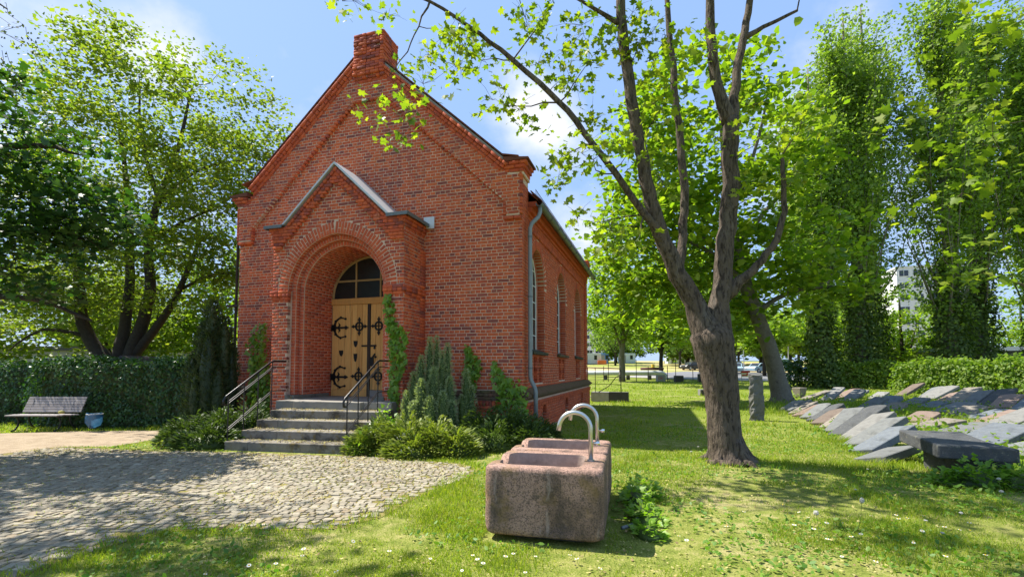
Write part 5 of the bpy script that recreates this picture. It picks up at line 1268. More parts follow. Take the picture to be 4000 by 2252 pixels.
def mound(name, label, base, pads, m, n, size, cat='shrub', T=T_LONG, rnd=.5):
    """low spreading growth: sprays on flattened pads (x,y,rx,ry,h)"""
    root = empty(name, base); tag(root, label, cat); tot = sum(p[2]*p[3] for p in pads); P = []; D = []
    for (x, y, rx, ry, h) in pads:
        k = int(n*rx*ry/tot); a = NP.uniform(0, 6.28, k); r = NP.random(k)**.5; zz = h*(np.sqrt(np.maximum(0, 1-r**2.2)))*NP.uniform(.45, 1.05, k)*(1+.25*np.sin(a*4+x*7)+.2*np.sin(r*9+a*2))
        P.append(np.stack([x+rx*r*np.cos(a), y+ry*r*np.sin(a), np.maximum(.02, zz)], 1)); D.append(np.stack([np.cos(a)*(.3+r), np.sin(a)*(.3+r), .55-.3*r+NP.normal(0, .2, k)], 1))
        cm = MB(); cm.lathe([(.92, 0), (.80, .35), (.5, .62), (.05, .76)], 12); cm.v = [(x+px*rx*.9, y+py*ry*.9, pz*h) for px, py, pz in cm.v]; cm.build('inner_growth', 'needle_juniper_dark', root, smooth=True)
    P = np.concatenate(P); D = np.concatenate(D); n_ = NP.normal(0, rnd, P.shape)+np.array([0, 0, 1.0]); n_ -= D*(n_*D).sum(1, keepdims=True)/(D*D).sum(1, keepdims=True); n_ /= np.linalg.norm(n_, axis=1, keepdims=True)
    t = D/np.linalg.norm(D, axis=1, keepdims=True); V, F = leaf_arrays(P, n_, t, NP.uniform(size*.6, size*1.4, len(P)), T); o = npmesh('foliage', V, F, m, root); tag(o, kind='stuff'); return root
mound('juniper_shrub', 'yellow green spreading juniper in front of the pale yew', (-1.75, 8.95, 0), [(-.75, .1, .5, .45, .50), (-.2, -.05, .6, .5, .55), (.35, -.15, .55, .5, .50), (.75, -.3, .45, .45, .40), (-1.0, -.15, .35, .3, .33), (.05, -.45, .6, .35, .30)], 'needle_juniper', 15000, .085)
mound('juniper_shrub', 'dark juniper at the foot of the chapel corner', (-.25, 9.8, 0), [(-.35, .05, .6, .6, .62), (.25, .0, .6, .6, .6), (.55, .35, .5, .5, .5), (-.1, -.5, .6, .5, .42), (.62, -.35, .45, .5, .38), (.95, .65, .35, .5, .35)], 'needle_juniper_dark', 13000, .085)
mound('juniper_shrub', 'dark low juniper beside the foot of the left handrail', (-6.15, 10.05, 0), [(-.55, -.1, .6, .6, .45), (.05, 0, .7, .6, .55), (.45, .25, .5, .5, .7), (.1, -.55, .7, .4, .35), (-.3, .5, .6, .5, .5)], 'needle_juniper_dark', 13000, .085)
for (x, y, s_) in ((-2.62, 8.55, .26), (-2.72, 9.1, .3), (-2.5, 9.5, .3)):
    pass
mound('ivy_ground', 'pale ivy clump at the lower end of the right handrail', (-2.72, 8.75, 0), [(0, 0, .28, .26, .28), (.02, .5, .26, .3, .42), (.15, .9, .28, .3, .65)], 'leaf_ivy', 900, .075, 'ivy', T=T_IVY, rnd=.7)
mound('ivy_ground', 'ivy spilling over the ground right of the nearer trough', (1.36, 4.95, 0), [(0, 0, .18, .30, .16), (.06, .55, .16, .34, .2), (-.08, -.42, .14, .22, .12), (.22, .9, .22, .25, .2)], 'leaf_ivy', 520, .06, 'ivy', T=T_IVY, rnd=.7)
mound('bramble_patch', 'bramble leaves in front of the dark angular stone slab', (6.15, 6.35, 0), [(0, 0, .42, .25, .30), (.5, -.1, .42, .25, .26), (-.3, .05, .25, .2, .2)], 'weed', 650, .075, 'plant', T=T_IVY, rnd=.7)
IV = np.array(fan([(0, 0), (.32, -.12), (.5, .25), (.24, .42), (0, .95), (-.24, .42), (-.5, .25), (-.32, -.12)], (0, .25))[0])
ivy_mes = []
for s in range(4):
    me = bpy.data.meshes.new('leaf'); me.from_pydata([tuple(p) for p in IV*.115], [], [tuple(f) for f in T_IVY[1]]); me.update(); me.materials.append(M['leaf_ivy']); ivy_mes.append(me)
def ivy(label, pts, y0, n, dens=1.0):
    """climber on a wall plane of the chapel: pts (x, z, spread)"""
    root = empty('ivy_climber', (-3.687, 11.882, 0), -TH); tag(root, label, 'ivy')
    mb = MB(); mb.tube([(x+R.gauss(0, .02), y0-.015, z) for x, z, w in pts[::-1]], .008, 5); mb.build('stem', 'bark_dark', root)
    W = [((pts[i][0]-pts[i+1][0])**2+(pts[i][1]-pts[i+1][1])**2)**.5*(pts[i][2]+pts[i+1][2]) for i in range(len(pts)-1)]; tot = sum(W)
    for i in range(len(pts)-1):
        for _ in range(max(3, int(n*W[i]/tot))):
            t = R.random(); x = pts[i][0]+(pts[i+1][0]-pts[i][0])*t; z = pts[i][1]+(pts[i+1][1]-pts[i][1])*t; w = pts[i][2]+(pts[i+1][2]-pts[i][2])*t
            x += R.uniform(-1, 1)*w; z += R.uniform(-.5, .5)*w
            o = bpy.data.objects.new('leaf', ivy_mes[R.randrange(4)]); C.objects.link(o); o.parent = root
            o.location = (x, y0-R.uniform(.02, .09), max(.05, z)); o.rotation_euler = (PI/2-.15+R.gauss(0, .35)-PI, R.gauss(0, .4), R.gauss(0, .5)) ; o.rotation_euler = (-PI/2-.5+R.gauss(0, .3), R.gauss(0, .45), R.gauss(0, .45))
            s = R.uniform(.65, 1.35); o.scale = (s, s, s)
    P = []
    for i in range(len(pts)-1):
        for _ in range(int(dens*n*W[i]/tot)):
            t = R.random(); w = pts[i][2]+(pts[i+1][2]-pts[i][2])*t
            P.append((pts[i][0]+(pts[i+1][0]-pts[i][0])*t+R.uniform(-.95, .95)*w, y0+R.uniform(-.07, .05), max(.04, pts[i][1]+(pts[i+1][1]-pts[i][1])*t+R.uniform(-.5, .5)*w)))
    leaves('inner_leaves', P, (0, -.8, .5), .4, NP.uniform(.06, .12, len(P)), T_IVY, 'leaf_ivy', root, tdir=np.broadcast_to(np.array([0, -.2, -1.0]), (len(P), 3)))
ivy('bright ivy climbing the right pier of the porch', [(1.28, 3.22, .08), (1.28, 2.95, .12), (1.30, 2.7, .13), (1.38, 2.45, .15), (1.55, 2.35, .22), (1.50, 2.0, .22), (1.50, 1.7, .20), (1.48, 1.35, .13), (1.45, 1.0, .10), (1.42, .5, .14)], PF, 270)
ivy('thin ivy strand on the wall right of the pale yew', [(2.80, 2.10, .08), (2.86, 1.85, .12), (2.95, 1.68, .2), (2.88, 1.4, .18), (2.86, 1.15, .14), (2.84, .9, .16)], -.02, 120)
ivy('spreading ivy at the foot of the right chapel corner', [(3.46, 1.72, .05), (3.52, 1.5, .11), (3.62, 1.3, .15), (3.85, 1.2, .30), (3.92, 1.0, .34), (3.88, .75, .38), (3.85, .4, .38), (3.8, .1, .4)], -.09, 250)
ivy('sunlit bright ivy on the wall left of the porch', [(-2.95, 2.75, .10), (-3.05, 2.5, .24), (-3.15, 2.2, .30), (-3.1, 1.8, .28), (-3.0, 1.4, .30), (-2.9, 1.0, .45), (-2.8, .6, .55), (-2.7, .25, .55)], -.26, 300, 2.2)

# ================================================================ troughs with taps
def rrect(hx, hy, r, nper=10, ns=8):
    pts = []
    for (cx, cy, a0) in ((hx-r, hy-r, 0), (-hx+r, hy-r, PI/2), (-hx+r, -hy+r, PI), (hx-r, -hy+r, 1.5*PI)):
        arc = [(cx+r*math.cos(a0+PI/2*i/nper), cy+r*math.sin(a0+PI/2*i/nper)) for i in range(nper+1)]
        if pts:
            a = pts[-1]; b = arc[0]; pts += [(a[0]+(b[0]-a[0])*k/ns, a[1]+(b[1]-a[1])*k/ns) for k in range(1, ns)]
        pts += arc
    a = pts[-1]; b = pts[0]; pts += [(a[0]+(b[0]-a[0])*k/ns, a[1]+(b[1]-a[1])*k/ns) for k in range(1, ns)]
    return pts
def trough(loc, rz, label, seed):
    root = empty('stone_trough', (loc[0], loc[1], 0), rz); tag(root, label, 'trough', 'pair of pink stone wash troughs')
    hx, hy = .545, .46; o_ = rrect(hx, hy, .085); n = len(o_)
    rings = []
    def ring(sx, z, f=None): 
        L = []
        for (x, y) in o_: L.append((x*sx, y*sx*(1 if sx > .9 else 1), z))
        return L
    zs = [.055, .075, .12, .2, .28, .36, .44, .52, .58, .625]
    for j, z in enumerate(zs):
        sx = .94 if j == 0 else (.985 if j == 1 else 1.0); L = []
        for (x, y) in o_:
            nx_, ny_ = x*sx, y*sx
            if y < -hy+.02 and .08 < z < .5:      # worn wedge on the front
                w = .20*(1-(z-.05)/.45); d = abs(x-.13)
                if d < w: ny_ += .055*(1-d/w)**.7
            ny_ += .004*math.sin(x*23+z*31+seed); nx_ += .004*math.sin(y*19+z*27+seed); L.append((nx_, ny_, z))
        rings.append(L)
    rings.append([(x*.992, y*.992, .65) for x, y in o_]); rings.append([(x*.965, y*.96, .668) for x, y in o_])
    q = rrect(.385, .30, .10)
    ixy = [(x-.055, y) for x, y in q]
    top_out = [(x*.92, y*.91, .672) for x, y in o_]
    rings.append(top_out); rings.append([(x*1.03+.0, y*1.03, .668) for x, y in ixy])
    V = [p for L in rings for p in L]; 
    def notch(p): return p[0] < -.30 and abs(p[1]-.02) < .115
    V = [(x, y, z-.075 if (z > .60 and notch((x, y, z))) else z) for x, y, z in V]
    F = [(i*n+j, i*n+(j+1) % n, (i+1)*n+(j+1) % n, (i+1)*n+j) for i in range(len(rings)-1) for j in range(n)] + [tuple(range(n))[::-1]]
    mb = MB(); mb.add(V, F); mb.build('body', 'granite_pink', root, smooth=False).data.polygons.foreach_set('use_smooth', [True]*len(F))
    inn = [[(x*1.03, y*1.03, (.668-.075) if notch((x*1.03, y*1.03, 0)) else .668) for x, y in ixy], [(x, y, .56) for x, y in ixy], [(x*.97, y*.97, .32) for x, y in ixy], [(x*.85, y*.85, .27) for x, y in ixy]]
    mb = MB(); mb.add([p for L in inn for p in L], [(i*n+j, i*n+(j+1) % n, (i+1)*n+(j+1) % n, (i+1)*n+j) for i in range(3) for j in range(n)] + [tuple(3*n+j for j in range(n))]); mb.build('basin', 'basin_inside', root, smooth=True)
    MB().box(-.30, .36, -.30, .30, -.02, .07).build('footing', 'concrete_dark', root, bevel=.02)
    tap = empty('tap'); tap.parent = root; tap.location = (.40, .02, .67); tap['label'] = 'swan neck steel tap'
    path = [(0, 0, 0), (0, 0, .30)] + [(-.155+.155*math.cos(a), 0, .31+.155*math.sin(a)) for a in [PI*k/14 for k in range(0, 14)]] + [(-.315, 0, .285)]
    mb = MB(); mb.tube(path, .0225, 14); mb.build('spout', 'steel', tap, smooth=True)
    mb = MB(); mb.lathe([(.036, 0), (.036, .012), (.024, .016)], 16); mb.build('flange', 'steel', tap)
    mb = MB(); mb.tube([(.02, 0, .17), (.045, 0, .172), (.05, 0, .172), (.085, 0, .173)], [.014, .014, .021, .023], 12); mb.build('push_button', 'chrome', tap, smooth=True)
    return root
trough((.375, 4.74), -.245, 'nearer pink stone trough with curved steel tap, lichen on its front', 0)
trough((.605, 5.67), -.245, 'farther pink stone trough behind the lichened one', 2)
hose = MB(); hose.tube([(1.05, 4.6, .05), (1.22, 4.75, .04), (1.38, 5.15, .12), (1.48, 5.5, .08), (1.6, 5.62, .03)], .018, 8); tag(hose.build('drain_hose', 'zinc_dull', None, smooth=True), 'grey drain hose beside the troughs', 'hose')

# ================================================================ bench, litter bag
bench = empty('park_bench', (-11.75, 12.05, 0), .0); bench.scale = (.92, .92, .92); tag(bench, 'slatted park bench with cast iron legs before the hedge', 'bench')
for i, (y, L0, L1) in enumerate(((-.27, -.86, .55), (-.19, -.84, .62), (-.11, -.82, .78), (-.03, -.82, .80), (.05, -.82, .80))):
    MB().box(L0, L1, y-.034, y+.034, .42-abs(i-2)*.004, .455-abs(i-2)*.004).build('seat_slat', 'bench_wood', bench, bevel=.006)
for i in range(6):
    z = .52+i*.070; y = .14+i*.032
    MB().obox((0, y, z), (.81, 0, 0), Vector((0, .014, -.006)), Vector((0, .012, .030))).build('back_slat', 'bench_wood', bench, bevel=.005)
for x in (-.62, .52):
    mb = MB(); mb.tube([(x, -.33, .02), (x, -.24, .05), (x, -.17, .14), (x, -.15, .25), (x, -.19, .36), (x, -.26, .41)], [.028, .024, .022, .022, .022, .025], 8); mb.build('leg', 'cast_iron', bench, smooth=True)
    mb = MB(); mb.tube([(x, .36, .02), (x, .26, .06), (x, .17, .16), (x, .12, .28), (x, .11, .40), (x, .16, .55), (x, .25, .75), (x, .33, .92)], .022, 8); mb.build('leg', 'cast_iron', bench, smooth=True)
    mb = MB(); mb.tube([(x, -.27, .405), (x, .10, .405)], .02, 6); mb.build('seat_bearer', 'cast_iron', bench)
bag = empty('litter_bin', (-10.42, 11.9, 0)); bag.scale = (.68, .68, .92); tag(bag, 'litter bin lined with a blue plastic bag beside the bench', 'bin')
me_ = MB(); n = 20; prof = [(.05, .10), (.17, .13), (.235, .24), (.25, .36), (.225, .45), (.235, .47), (.22, .475), (.20, .42)]
vs = []
for r, z in prof:
    for j in range(n):
        a = 2*PI*j/n; k = 1+.10*math.sin(a*3+z*9)+.06*math.sin(a*7+z*15)+.04*math.sin(a*11); vs.append((r*k*math.cos(a), r*k*math.sin(a), z+.03*math.sin(a*2+1)))
me_.add(vs, [(i*n+j, i*n+(j+1) % n, (i+1)*n+(j+1) % n, (i+1)*n+j) for i in range(len(prof)-1) for j in range(n)] + [tuple(range(n))[::-1]]); me_.build('bag', 'blue_bag', bag, smooth=True)
mb = MB(); mb.tube([(.245*math.cos(a*PI/8), .245*math.sin(a*PI/8), .47) for a in range(17)], .008, 6); mb.build('rim', 'white_paint', bag)
for a in (.6, 2.7, 4.8): mb = MB(); mb.tube([(.2*math.cos(a), .2*math.sin(a), 0), (.2*math.cos(a), .2*math.sin(a), .3)], .009, 5); mb.build('leg', 'cast_iron', bag)
mb = MB(); mb.lathe([(.05, 0), (.07, .03), (.055, .06), (.01, .075)], 10); o = mb.build('paper_scrap', 'litter', None, smooth=True); o.location = (-11.12, 11.76, .455); tag(o, 'crumpled tan paper lying on the bench seat', 'litter')

# ================================================================ stele and grave slabs
def stele():
    mb = MB(); n = 14; rows = 16; rg = random.Random(4); vs = []
    for j in range(rows+1):
        z = 1.42*j/rows
        for i in range(n):
            a = 2*PI*i/n; sq = 1/max(abs(math.cos(a)), abs(math.sin(a)))**.75; k = (1+rg.gauss(0, .09)+.07*math.sin(z*9+a*3))*(1-.10*z/1.42)
            vs.append((.20*sq*k*math.cos(a), .13*sq*k*math.sin(a), z+(.05*math.sin(a) if j == rows else 0)))
    mb.add(vs, [(i*n+j, i*n+(j+1) % n, (i+1)*n+(j+1) % n, (i+1)*n+j) for i in range(rows) for j in range(n)] + [tuple(range(n))[::-1], tuple(rows*n+j for j in range(n))])
    o = mb.build('stone_stele', 'rock'); o.location = (7.35, 14.3, -.02); tag(o, 'rough hewn grey stone stele standing between two maples', 'stele')
stele()
slab_n = 0
def slab(x, y, ang, L, W, T_, tilt, col, head, label, z0=0.0, roll=0.0):
    if head == 'round': P = [(0, -W/2), (L-.22*W, -W/2)] + [(L-.22*W+.22*W*math.sin(a), -W/2*math.cos(a)) for a in [PI*k/10 for k in range(1, 10)]] + [(L-.22*W, W/2), (0, W/2)]
    elif head == 'peak': P = [(0, -W/2), (L-.15, -W/2), (L, -W*.12), (L, W*.12), (L-.15, W/2), (0, W/2)]
    elif head == 'wave': P = [(0, -W/2), (L-.2, -W/2), (L-.12, -W*.36), (L-.04, -W*.2), (L, 0), (L-.04, W*.2), (L-.12, W*.36), (L-.2, W/2), (0, W/2)]
    else: P = [(0, -W/2), (L, -W/2), (L, W/2), (0, W/2)]
    P = [(px+R.gauss(0, .006), py+R.gauss(0, .006)) for px, py in P]
    mb = MB().prism(P, 'z', -T_, 0); o = mb.build('grave_slab', 'slab_'+col, None, bevel=.012, bseg=1)
    o.location = (x, y, .05+z0+gz(x, y)); o.rotation_euler = (roll, -tilt, ang); tag(o, label, 'grave slab', 'grave slabs laid out in rows on the lawn', 'thing'); return o
CN = {'grey': 'grey', 'pale': 'pale', 'pink': 'pinkish', 'dark': 'dark', 'blue': 'blue grey', 'tan': 'tan', 'rust': 'rust brown'}
HN = {'round': 'round headed', 'peak': 'angled', 'wave': 'curved head', 'flat': 'square'}
rowA = [(9.95,17.4,1.15,0.52,'pale','round'),(9.72,16.75,1.2,0.45,'grey','round'),(9.45,16.05,1.25,0.45,'tan','flat'),(9.15,15.3,1.3,0.45,'pink','round'),(9.0,14.6,1.3,0.47,'grey','round'),(8.75,13.9,1.4,0.47,'dark','round'),(8.45,13.1,1.5,0.56,'rust','wave'),(8.15,12.3,1.45,0.56,'tan','wave'),(7.75,11.5,1.6,0.52,'grey','flat'),(7.35,10.8,1.95,0.56,'dark','round'),(7.05,10.1,1.7,0.53,'pale','flat'),(6.72,9.45,1.55,0.53,'grey','flat'),(6.35,8.75,1.4,0.53,'blue','flat'),(5.95,8.0,1.15,0.56,'grey','flat')]
for i, (x, y, L, W, c, h) in enumerate(rowA):
    slab(x, y, .42+R.gauss(0, .07), L*.84, W*.94, .13 if c != 'dark' else .17, .32+R.uniform(-.04, .07) if i != 13 else .14, c, h, '%s %s slab, %s from the stele in the nearest row' % (CN[c], HN[h], ORD[i]), .03, -.16+R.gauss(0, .05))
rowB = [(21.3,26.2,1.9,.8,'rust','flat'),(21.6,24.9,1.6,.85,'grey','peak'),(20.2,23.3,2.1,1.1,'pale','peak'),(19.8,21.9,1.3,.8,'pink','peak'),(19.2,20.8,2.0,.8,'tan','flat'),(19.0,19.9,1.6,.75,'grey','flat'),(18.9,19.0,2.0,.8,'dark','flat'),(18.5,18.1,1.7,.85,'pink','round'),(18.3,17.1,2.0,.9,'blue','flat'),(18.2,16.0,1.8,.8,'grey','flat')]
for i, (x, y, L, W, c, h) in enumerate(rowB):
    slab(x, y, .38+R.gauss(0, .06), L, W*.82, .14, .30+R.uniform(-.04, .05), c, h, '%s %s slab, %s along the row by the bright hedge' % (CN[c], HN[h], ORD[i]), .03, -.14+R.gauss(0, .05))
rowC = [(17.0,20.4,1.2,.7,'grey','flat'),(16.3,18.8,1.1,.7,'blue','round'),(15.1,16.8,1.4,.8,'grey','round'),(14.6,15.6,1.3,.75,'tan','peak'),(14.0,14.5,1.5,.75,'blue','flat'),(13.4,13.5,1.6,.8,'pink','flat'),(12.7,12.6,2.0,.7,'pale','flat'),(12.5,11.6,1.6,.7,'grey','flat')]
for i, (x, y, L, W, c, h) in enumerate(rowC):
    slab(x, y, .30+R.gauss(0, .1), L, W*.85, .13, .20+R.uniform(-.03, .06), c, h, '%s %s slab, %s along the sunken middle row' % (CN[c], HN[h], ORD[i]))
rowD = [(14.6,23.9,1.7,.5,'tan','flat'),(15.0,22.8,1.8,.55,'pale','flat'),(15.6,22.3,1.7,.6,'grey','round'),(16.4,24.3,1.9,.8,'pink','round'),(17.9,24.9,1.3,.55,'grey','flat'),(18.2,24.0,1.2,.6,'pale','flat'),(14.9,19.3,1.5,.75,'blue','round'),(13.6,18.4,1.3,.6,'grey','flat'),(13.0,16.6,1.2,.6,'tan','round')]
for i, (x, y, L, W, c, h) in enumerate(rowD):
    slab(x, y, .5+R.gauss(0, .1), L, W*.85, .13, .28+R.uniform(-.05, .05), c, h, '%s %s slab, %s among those behind the leaning maple' % (CN[c], HN[h], ORD[i]))
rowE = [(10.2,11.2,1.5,.75,'grey','round'),(9.6,9.9,1.5,.75,'blue','flat'),(10.6,12.6,1.2,.6,'tan','flat'),(11.2,10.2,1.6,.8,'dark','flat'),(8.9,8.6,1.6,.8,'grey','flat'),(11.6,13.8,1.1,.6,'pink','round'),(10.9,14.9,1.1,.55,'pale','flat')]
for i, (x, y, L, W, c, h) in enumerate(rowE):
    slab(x, y, .2+R.gauss(0, .2), L, W, .14, .14+R.uniform(-.05, .08), c, h, '%s %s slab, %s in the heap behind the angular stone' % (CN[c], HN[h], ORD[i]))
bx = MB().box(-.28, .28, -.25, .25, 0, .52); bx.v = [(x*(1.0 if z > .2 else .72), y*(1 if z > .2 else .75), z) for x, y, z in bx.v]; o = bx.build('stone_block', 'slab_tan', None, bevel=.03); o.location = (15.6, 25.8, 0); o.rotation_euler = (0, 0, .4); tag(o, 'squat tapered stone block among the farthest slabs', 'stone')
hx = MB().prism([(6.44, 7.95), (6.02, 6.76), (6.78, 6.38), (6.98, 7.0), (7.25, 7.7)], 'z', .30, .49)
hx.v = [(x, y, z+(.06 if y > 7.5 else 0)-(y-7)*.0) for x, y, z in hx.v]
o = hx.build('angular_slab', 'slab_rust', None, bevel=.02); o.data.materials.clear(); o.data.materials.append(M['slab_dark']); tag(o, 'thick dark angular stone slab lying across the nearest row', 'stone', kind='thing')
for (x, y, w, d, h, rz, lb) in ((6.75, 6.95, .3, .22, .27, -.3, 'dark base stone below the angular slab'), (7.3, 6.25, .45, .14, .12, -.45, 'long dark kerb stone in front of the angular slab'), (6.9, 7.3, .4, .3, .29, .2, 'hidden bearing stone under the angular slab')):
    o = MB().box(-w, w, -d, d, -.03, h).build('base_stone', 'slab_dark', None, bevel=.02); o.location = (x, y, 0); o.rotation_euler = (0, 0, rz); tag(o, lb, 'stone')
# ================================================================ street, field edge and buildings behind
def strip(name, pts, w0, w1, m, dz, label, n=24):
    """ribbon following the ground; pts polyline, w0/w1 offsets to both sides"""
    V = []; 
    P = [Vector((x, y, 0)) for x, y in pts]; L = [0]
    for i in range(1, len(P)): L.append(L[-1]+(P[i]-P[i-1]).length)
    for k in range(n+1):
        d = L[-1]*k/n; i = max(j for j in range(len(L)-1) if L[j] <= d+1e-6); t = (d-L[i])/(L[i+1]-L[i]); p = P[i].lerp(P[i+1], t); tg = (P[i+1]-P[i]).normalized(); nn = Vector((-tg.y, tg.x, 0))
        for j in range(5):
            q = p+nn*(w0+(w1-w0)*j/4); V.append((q.x, q.y, gz(q.x, q.y)+dz))
    F = [(k*5+j, k*5+j+1, (k+1)*5+j+1, (k+1)*5+j) for k in range(n) for j in range(4)]
    o = npmesh(name, V, F, m); tag(o, label, kind='structure'); return o
RP = [(14, 60), (24, 52.5), (40, 47), (90, 40)]
strip('road', RP, 2.5, 26, 'asphalt', .03, 'grey asphalt street beyond the churchyard')
strip('sidewalk', RP, -1.2, 2.4, 'concrete', .05, 'pale pavement along the street')
def car(x, y, rz, m, label, s=1.0, van=False):
    r = empty('parked_car', (x, y, gz(x, y)+.03), rz); tag(r, label, 'car', 'cars parked along the street'); r.scale = (s, s, s)
    H = 1.5 if not van else 2.3
    body = [(-2.15, .35), (-2.18, .75), (-2.05, .92), (-1.2, 1.0), (-.6, H-.06), (1.2, H), (1.85, .98 if not van else H-.1), (2.15, .9), (2.18, .4), (1.9, .25), (-1.9, .25)]
    b = MB(); vs = []; n = len(body)
    for yy, k in ((-.88, .0), (-.80, 1), (.80, 1), (.88, .0)):
        for (px, pz) in body: vs.append((px*(1 if k else .99), yy*(1 if pz < 1.0 else .86), pz))
    b.add(vs, [(i*n+j, i*n+(j+1) % n, (i+1)*n+(j+1) % n, (i+1)*n+j) for i in range(3) for j in range(n)] + [tuple(range(n))[::-1], tuple(3*n+j for j in range(n))]); b.build('body', m, r)
    for sg in (-1, 1):
        MB().prism([(-1.05, 1.0), (-.55, H-.14), (1.15, H-.10), (1.6, 1.02)], 'y', sg*.80-.012*sg-.0, sg*.80+.012*sg).build('side_window', 'windscreen', r)
        for wx in (-1.35, 1.35):
            w = MB(); w.tube([(wx, sg*.78, .33), (wx, sg*.93, .33)], .33, 14); w.build('wheel', 'plastic_black', r)
            w = MB(); w.tube([(wx, sg*.92, .33), (wx, sg*.945, .33)], .2, 10); w.build('rim', 'car_silver', r)
        MB().box(-2.2, -2.12, sg*.68-.15, sg*.68+.15, .62, .78).build('headlight', 'lamp_white', r)
        MB().box(2.12, 2.2, sg*.68-.13, sg*.68+.13, .62, .85).build('tail_light', 'red', r)
    w = MB(); w.obox((-.90, 0, 1.22 if not van else 1.6), Vector((.30, 0, .22 if not van else .55)), (0, .66, 0), Vector((-.012, 0, .016))); w.build('windscreen', 'windscreen', r)
    w = MB(); w.obox((1.60, 0, 1.22), Vector((.26, 0, -.2)), (0, .62, 0), Vector((.016, 0, .02))); w.build('rear_window', 'windscreen', r)
for a in ((41.5, 71, .5, 'car_white', 'white estate car parked right of the leaning maple'), (39.3, 72, .5, 'car_white', 'second white car, half hidden by the white estate'), (37.2, 71.5, .5, 'car_lblue', 'pale blue car left of the two white cars'), (44.6, 68.5, .2, 'car_blue', 'bright blue car behind the corner bush'), (47.5, 72, .2, 'car_lblue', 'light car behind the bright blue one'), (35.0, 78, .5, 'car_silver', 'silver car just right of the leaning stem'), (33.0, 70, 1.2, 'car_lblue', 'pale car seen left of the leaning stem'), (31.2, 72, 1.2, 'car_white', 'white car behind the red banner'), (33.5, 88, .4, 'car_black', 'black car in the second row'), (37.5, 90, .4, 'car_black', 'dark car farthest back in the second row'), (42, 90, .4, 'car_silver', 'grey car farthest right in the second row')):
    car(*a)
car(34.0, 80, 1.5, 'van_teal', 'tall teal van behind the leaning stem', 1.15, True)
def lamp(x, y, h, label):
    g = gz(x, y); r = empty('street_lamp', (x, y, g)); tag(r, label, 'street lamp', 'street lamps along the road')
    m_ = MB(); m_.tube([(0, 0, 0), (0, 0, h-.5)], [.075, .05], 8); m_.build('pole', 'post_grey', r)
    m_ = MB(); m_.lathe([(.12, h-.55), (.30, h-.1), (.33, h-.05), (.33, h), (.05, h+.08)], 12); m_.build('lamp_head', 'lamp_white', r)
lamp(39.2, 60, 5.6, 'white street lamp right of the leaning maple'); lamp(36.2, 74, 6.0, 'farther street lamp left of the leaning stem'); lamp(49, 84, 6, 'far street lamp behind the orange barrier')
sgn = empty('sign_post', (29.2, 50, gz(29.2, 50))); tag(sgn, 'road sign post with pale boards beyond the slabs', 'sign'); m_ = MB(); m_.tube([(0, 0, 0), (0, 0, 3.7)], .04, 8); m_.build('pole', 'post_grey', sgn)
MB().box(-1.0, -.05, -.03, .03, 2.05, 2.35).build('sign_board', 'sign_blue', sgn); m_ = MB(); m_.tube([(-.5, 0, .6), (-.5, 0, 2.05)], .06, 8); m_.build('second_pole', 'lamp_white', sgn)
MB().prism([(0, 1.25), (.32, 1.57), (0, 1.89), (-.32, 1.57)], 'y', -.03, -.015).build('diamond_plate', 'car_silver', sgn)
for i, (x, y) in enumerate(((27.6, 47.2), (28.6, 46.9), (28.9, 47.6), (24.5, 48.2), (22.0, 48.8))):
    m_ = MB(); m_.tube([(0, 0, 0), (0, 0, .75), (0, 0, .8)], [.05, .05, .03], 8); o = m_.build('bollard', 'iron_rust'); o.location = (x, y, gz(x, y)); tag(o, 'low dark bollard, %s from the corner bush along the pavement' % ORD[[1, 0, 2, 3, 4][i]], 'bollard', 'bollards along the pavement')
m_ = MB(); m_.tube([(0, 0, 0), (0, 0, 2.4)], .035, 8); o = m_.build('metal_post', 'iron_rust'); o.location = (28.4, 45.8, gz(28.4, 45.8)); tag(o, 'tall thin dark post left of the corner bush', 'post')
ban = empty('banner_stand', (22.9, 46.5, gz(22.9, 46.5))); tag(ban, 'red and white banner on a folding stand by the stele', 'banner')
MB().box(-.42, .42, -.015, .015, 1.0, 1.22).build('red_band', 'red', ban); MB().box(-.42, .42, -.012, .012, .62, .999).build('pale_cloth', 'lamp_white', ban); MB().box(-.38, .10, -.02, -.013, .72, .84).build('red_print', 'red', ban); MB().box(.05, .25, -.02, -.013, .80, .96).build('red_print', 'red', ban)
for x in (-.42, .42): m_ = MB(); m_.tube([(x, 0, 0), (x, 0, 1.25)], .02, 6); m_.build('leg', 'post_grey', ban)
# --- fence with posts and wires at the lawn edge, pipe bridge behind it
fen = empty('wire_fence', (8, 49.5, gz(8, 49.5))); tag(fen, 'thin wire fence with dark posts at the end of the lawn', 'fence')
for x, h in ((-.1, 1.5), (1.6, 1.6), (3.6, 1.7), (5.1, 2.3), (6.4, 1.6), (8.5, 1.7), (9.4, 2.4), (11.3, 1.7), (12.0, 2.2), (2.1, 2.4)):
    m_ = MB(); m_.tube([(x, x*.10, 0), (x, x*.10, h)], .035, 6); m_.build('post', 'iron_rust', fen)
for z in (.3, .7, 1.1, 1.45): m_ = MB(); m_.tube([(-.3, 0, z), (12.2, 1.2, z)], .008, 4); m_.build('wire', 'post_grey', fen)
pip = empty('heating_pipe', (8, 53, gz(8, 53))); tag(pip, 'silver insulated heating pipe running behind the wire fence', 'pipe')
m_ = MB(); m_.tube([(-2, 0, .78), (8.6, .5, .78), (9.0, .5, .72), (9.25, .5, .5), (9.3, .5, -.1)], .27, 14); m_.build('silver_pipe', 'pipe_silver', pip, smooth=True)
m_ = MB(); m_.tube([(6.6, .75, 1.25), (9.2, .9, 1.25)], .17, 12); m_.build('rusty_pipe', 'rusty', pip, smooth=True)
for x in (0, 2.5, 5.0, 7.4): MB().box(x-.15, x+.15, -.1, .4, -.05, .5).build('support', 'concrete_dark', pip)
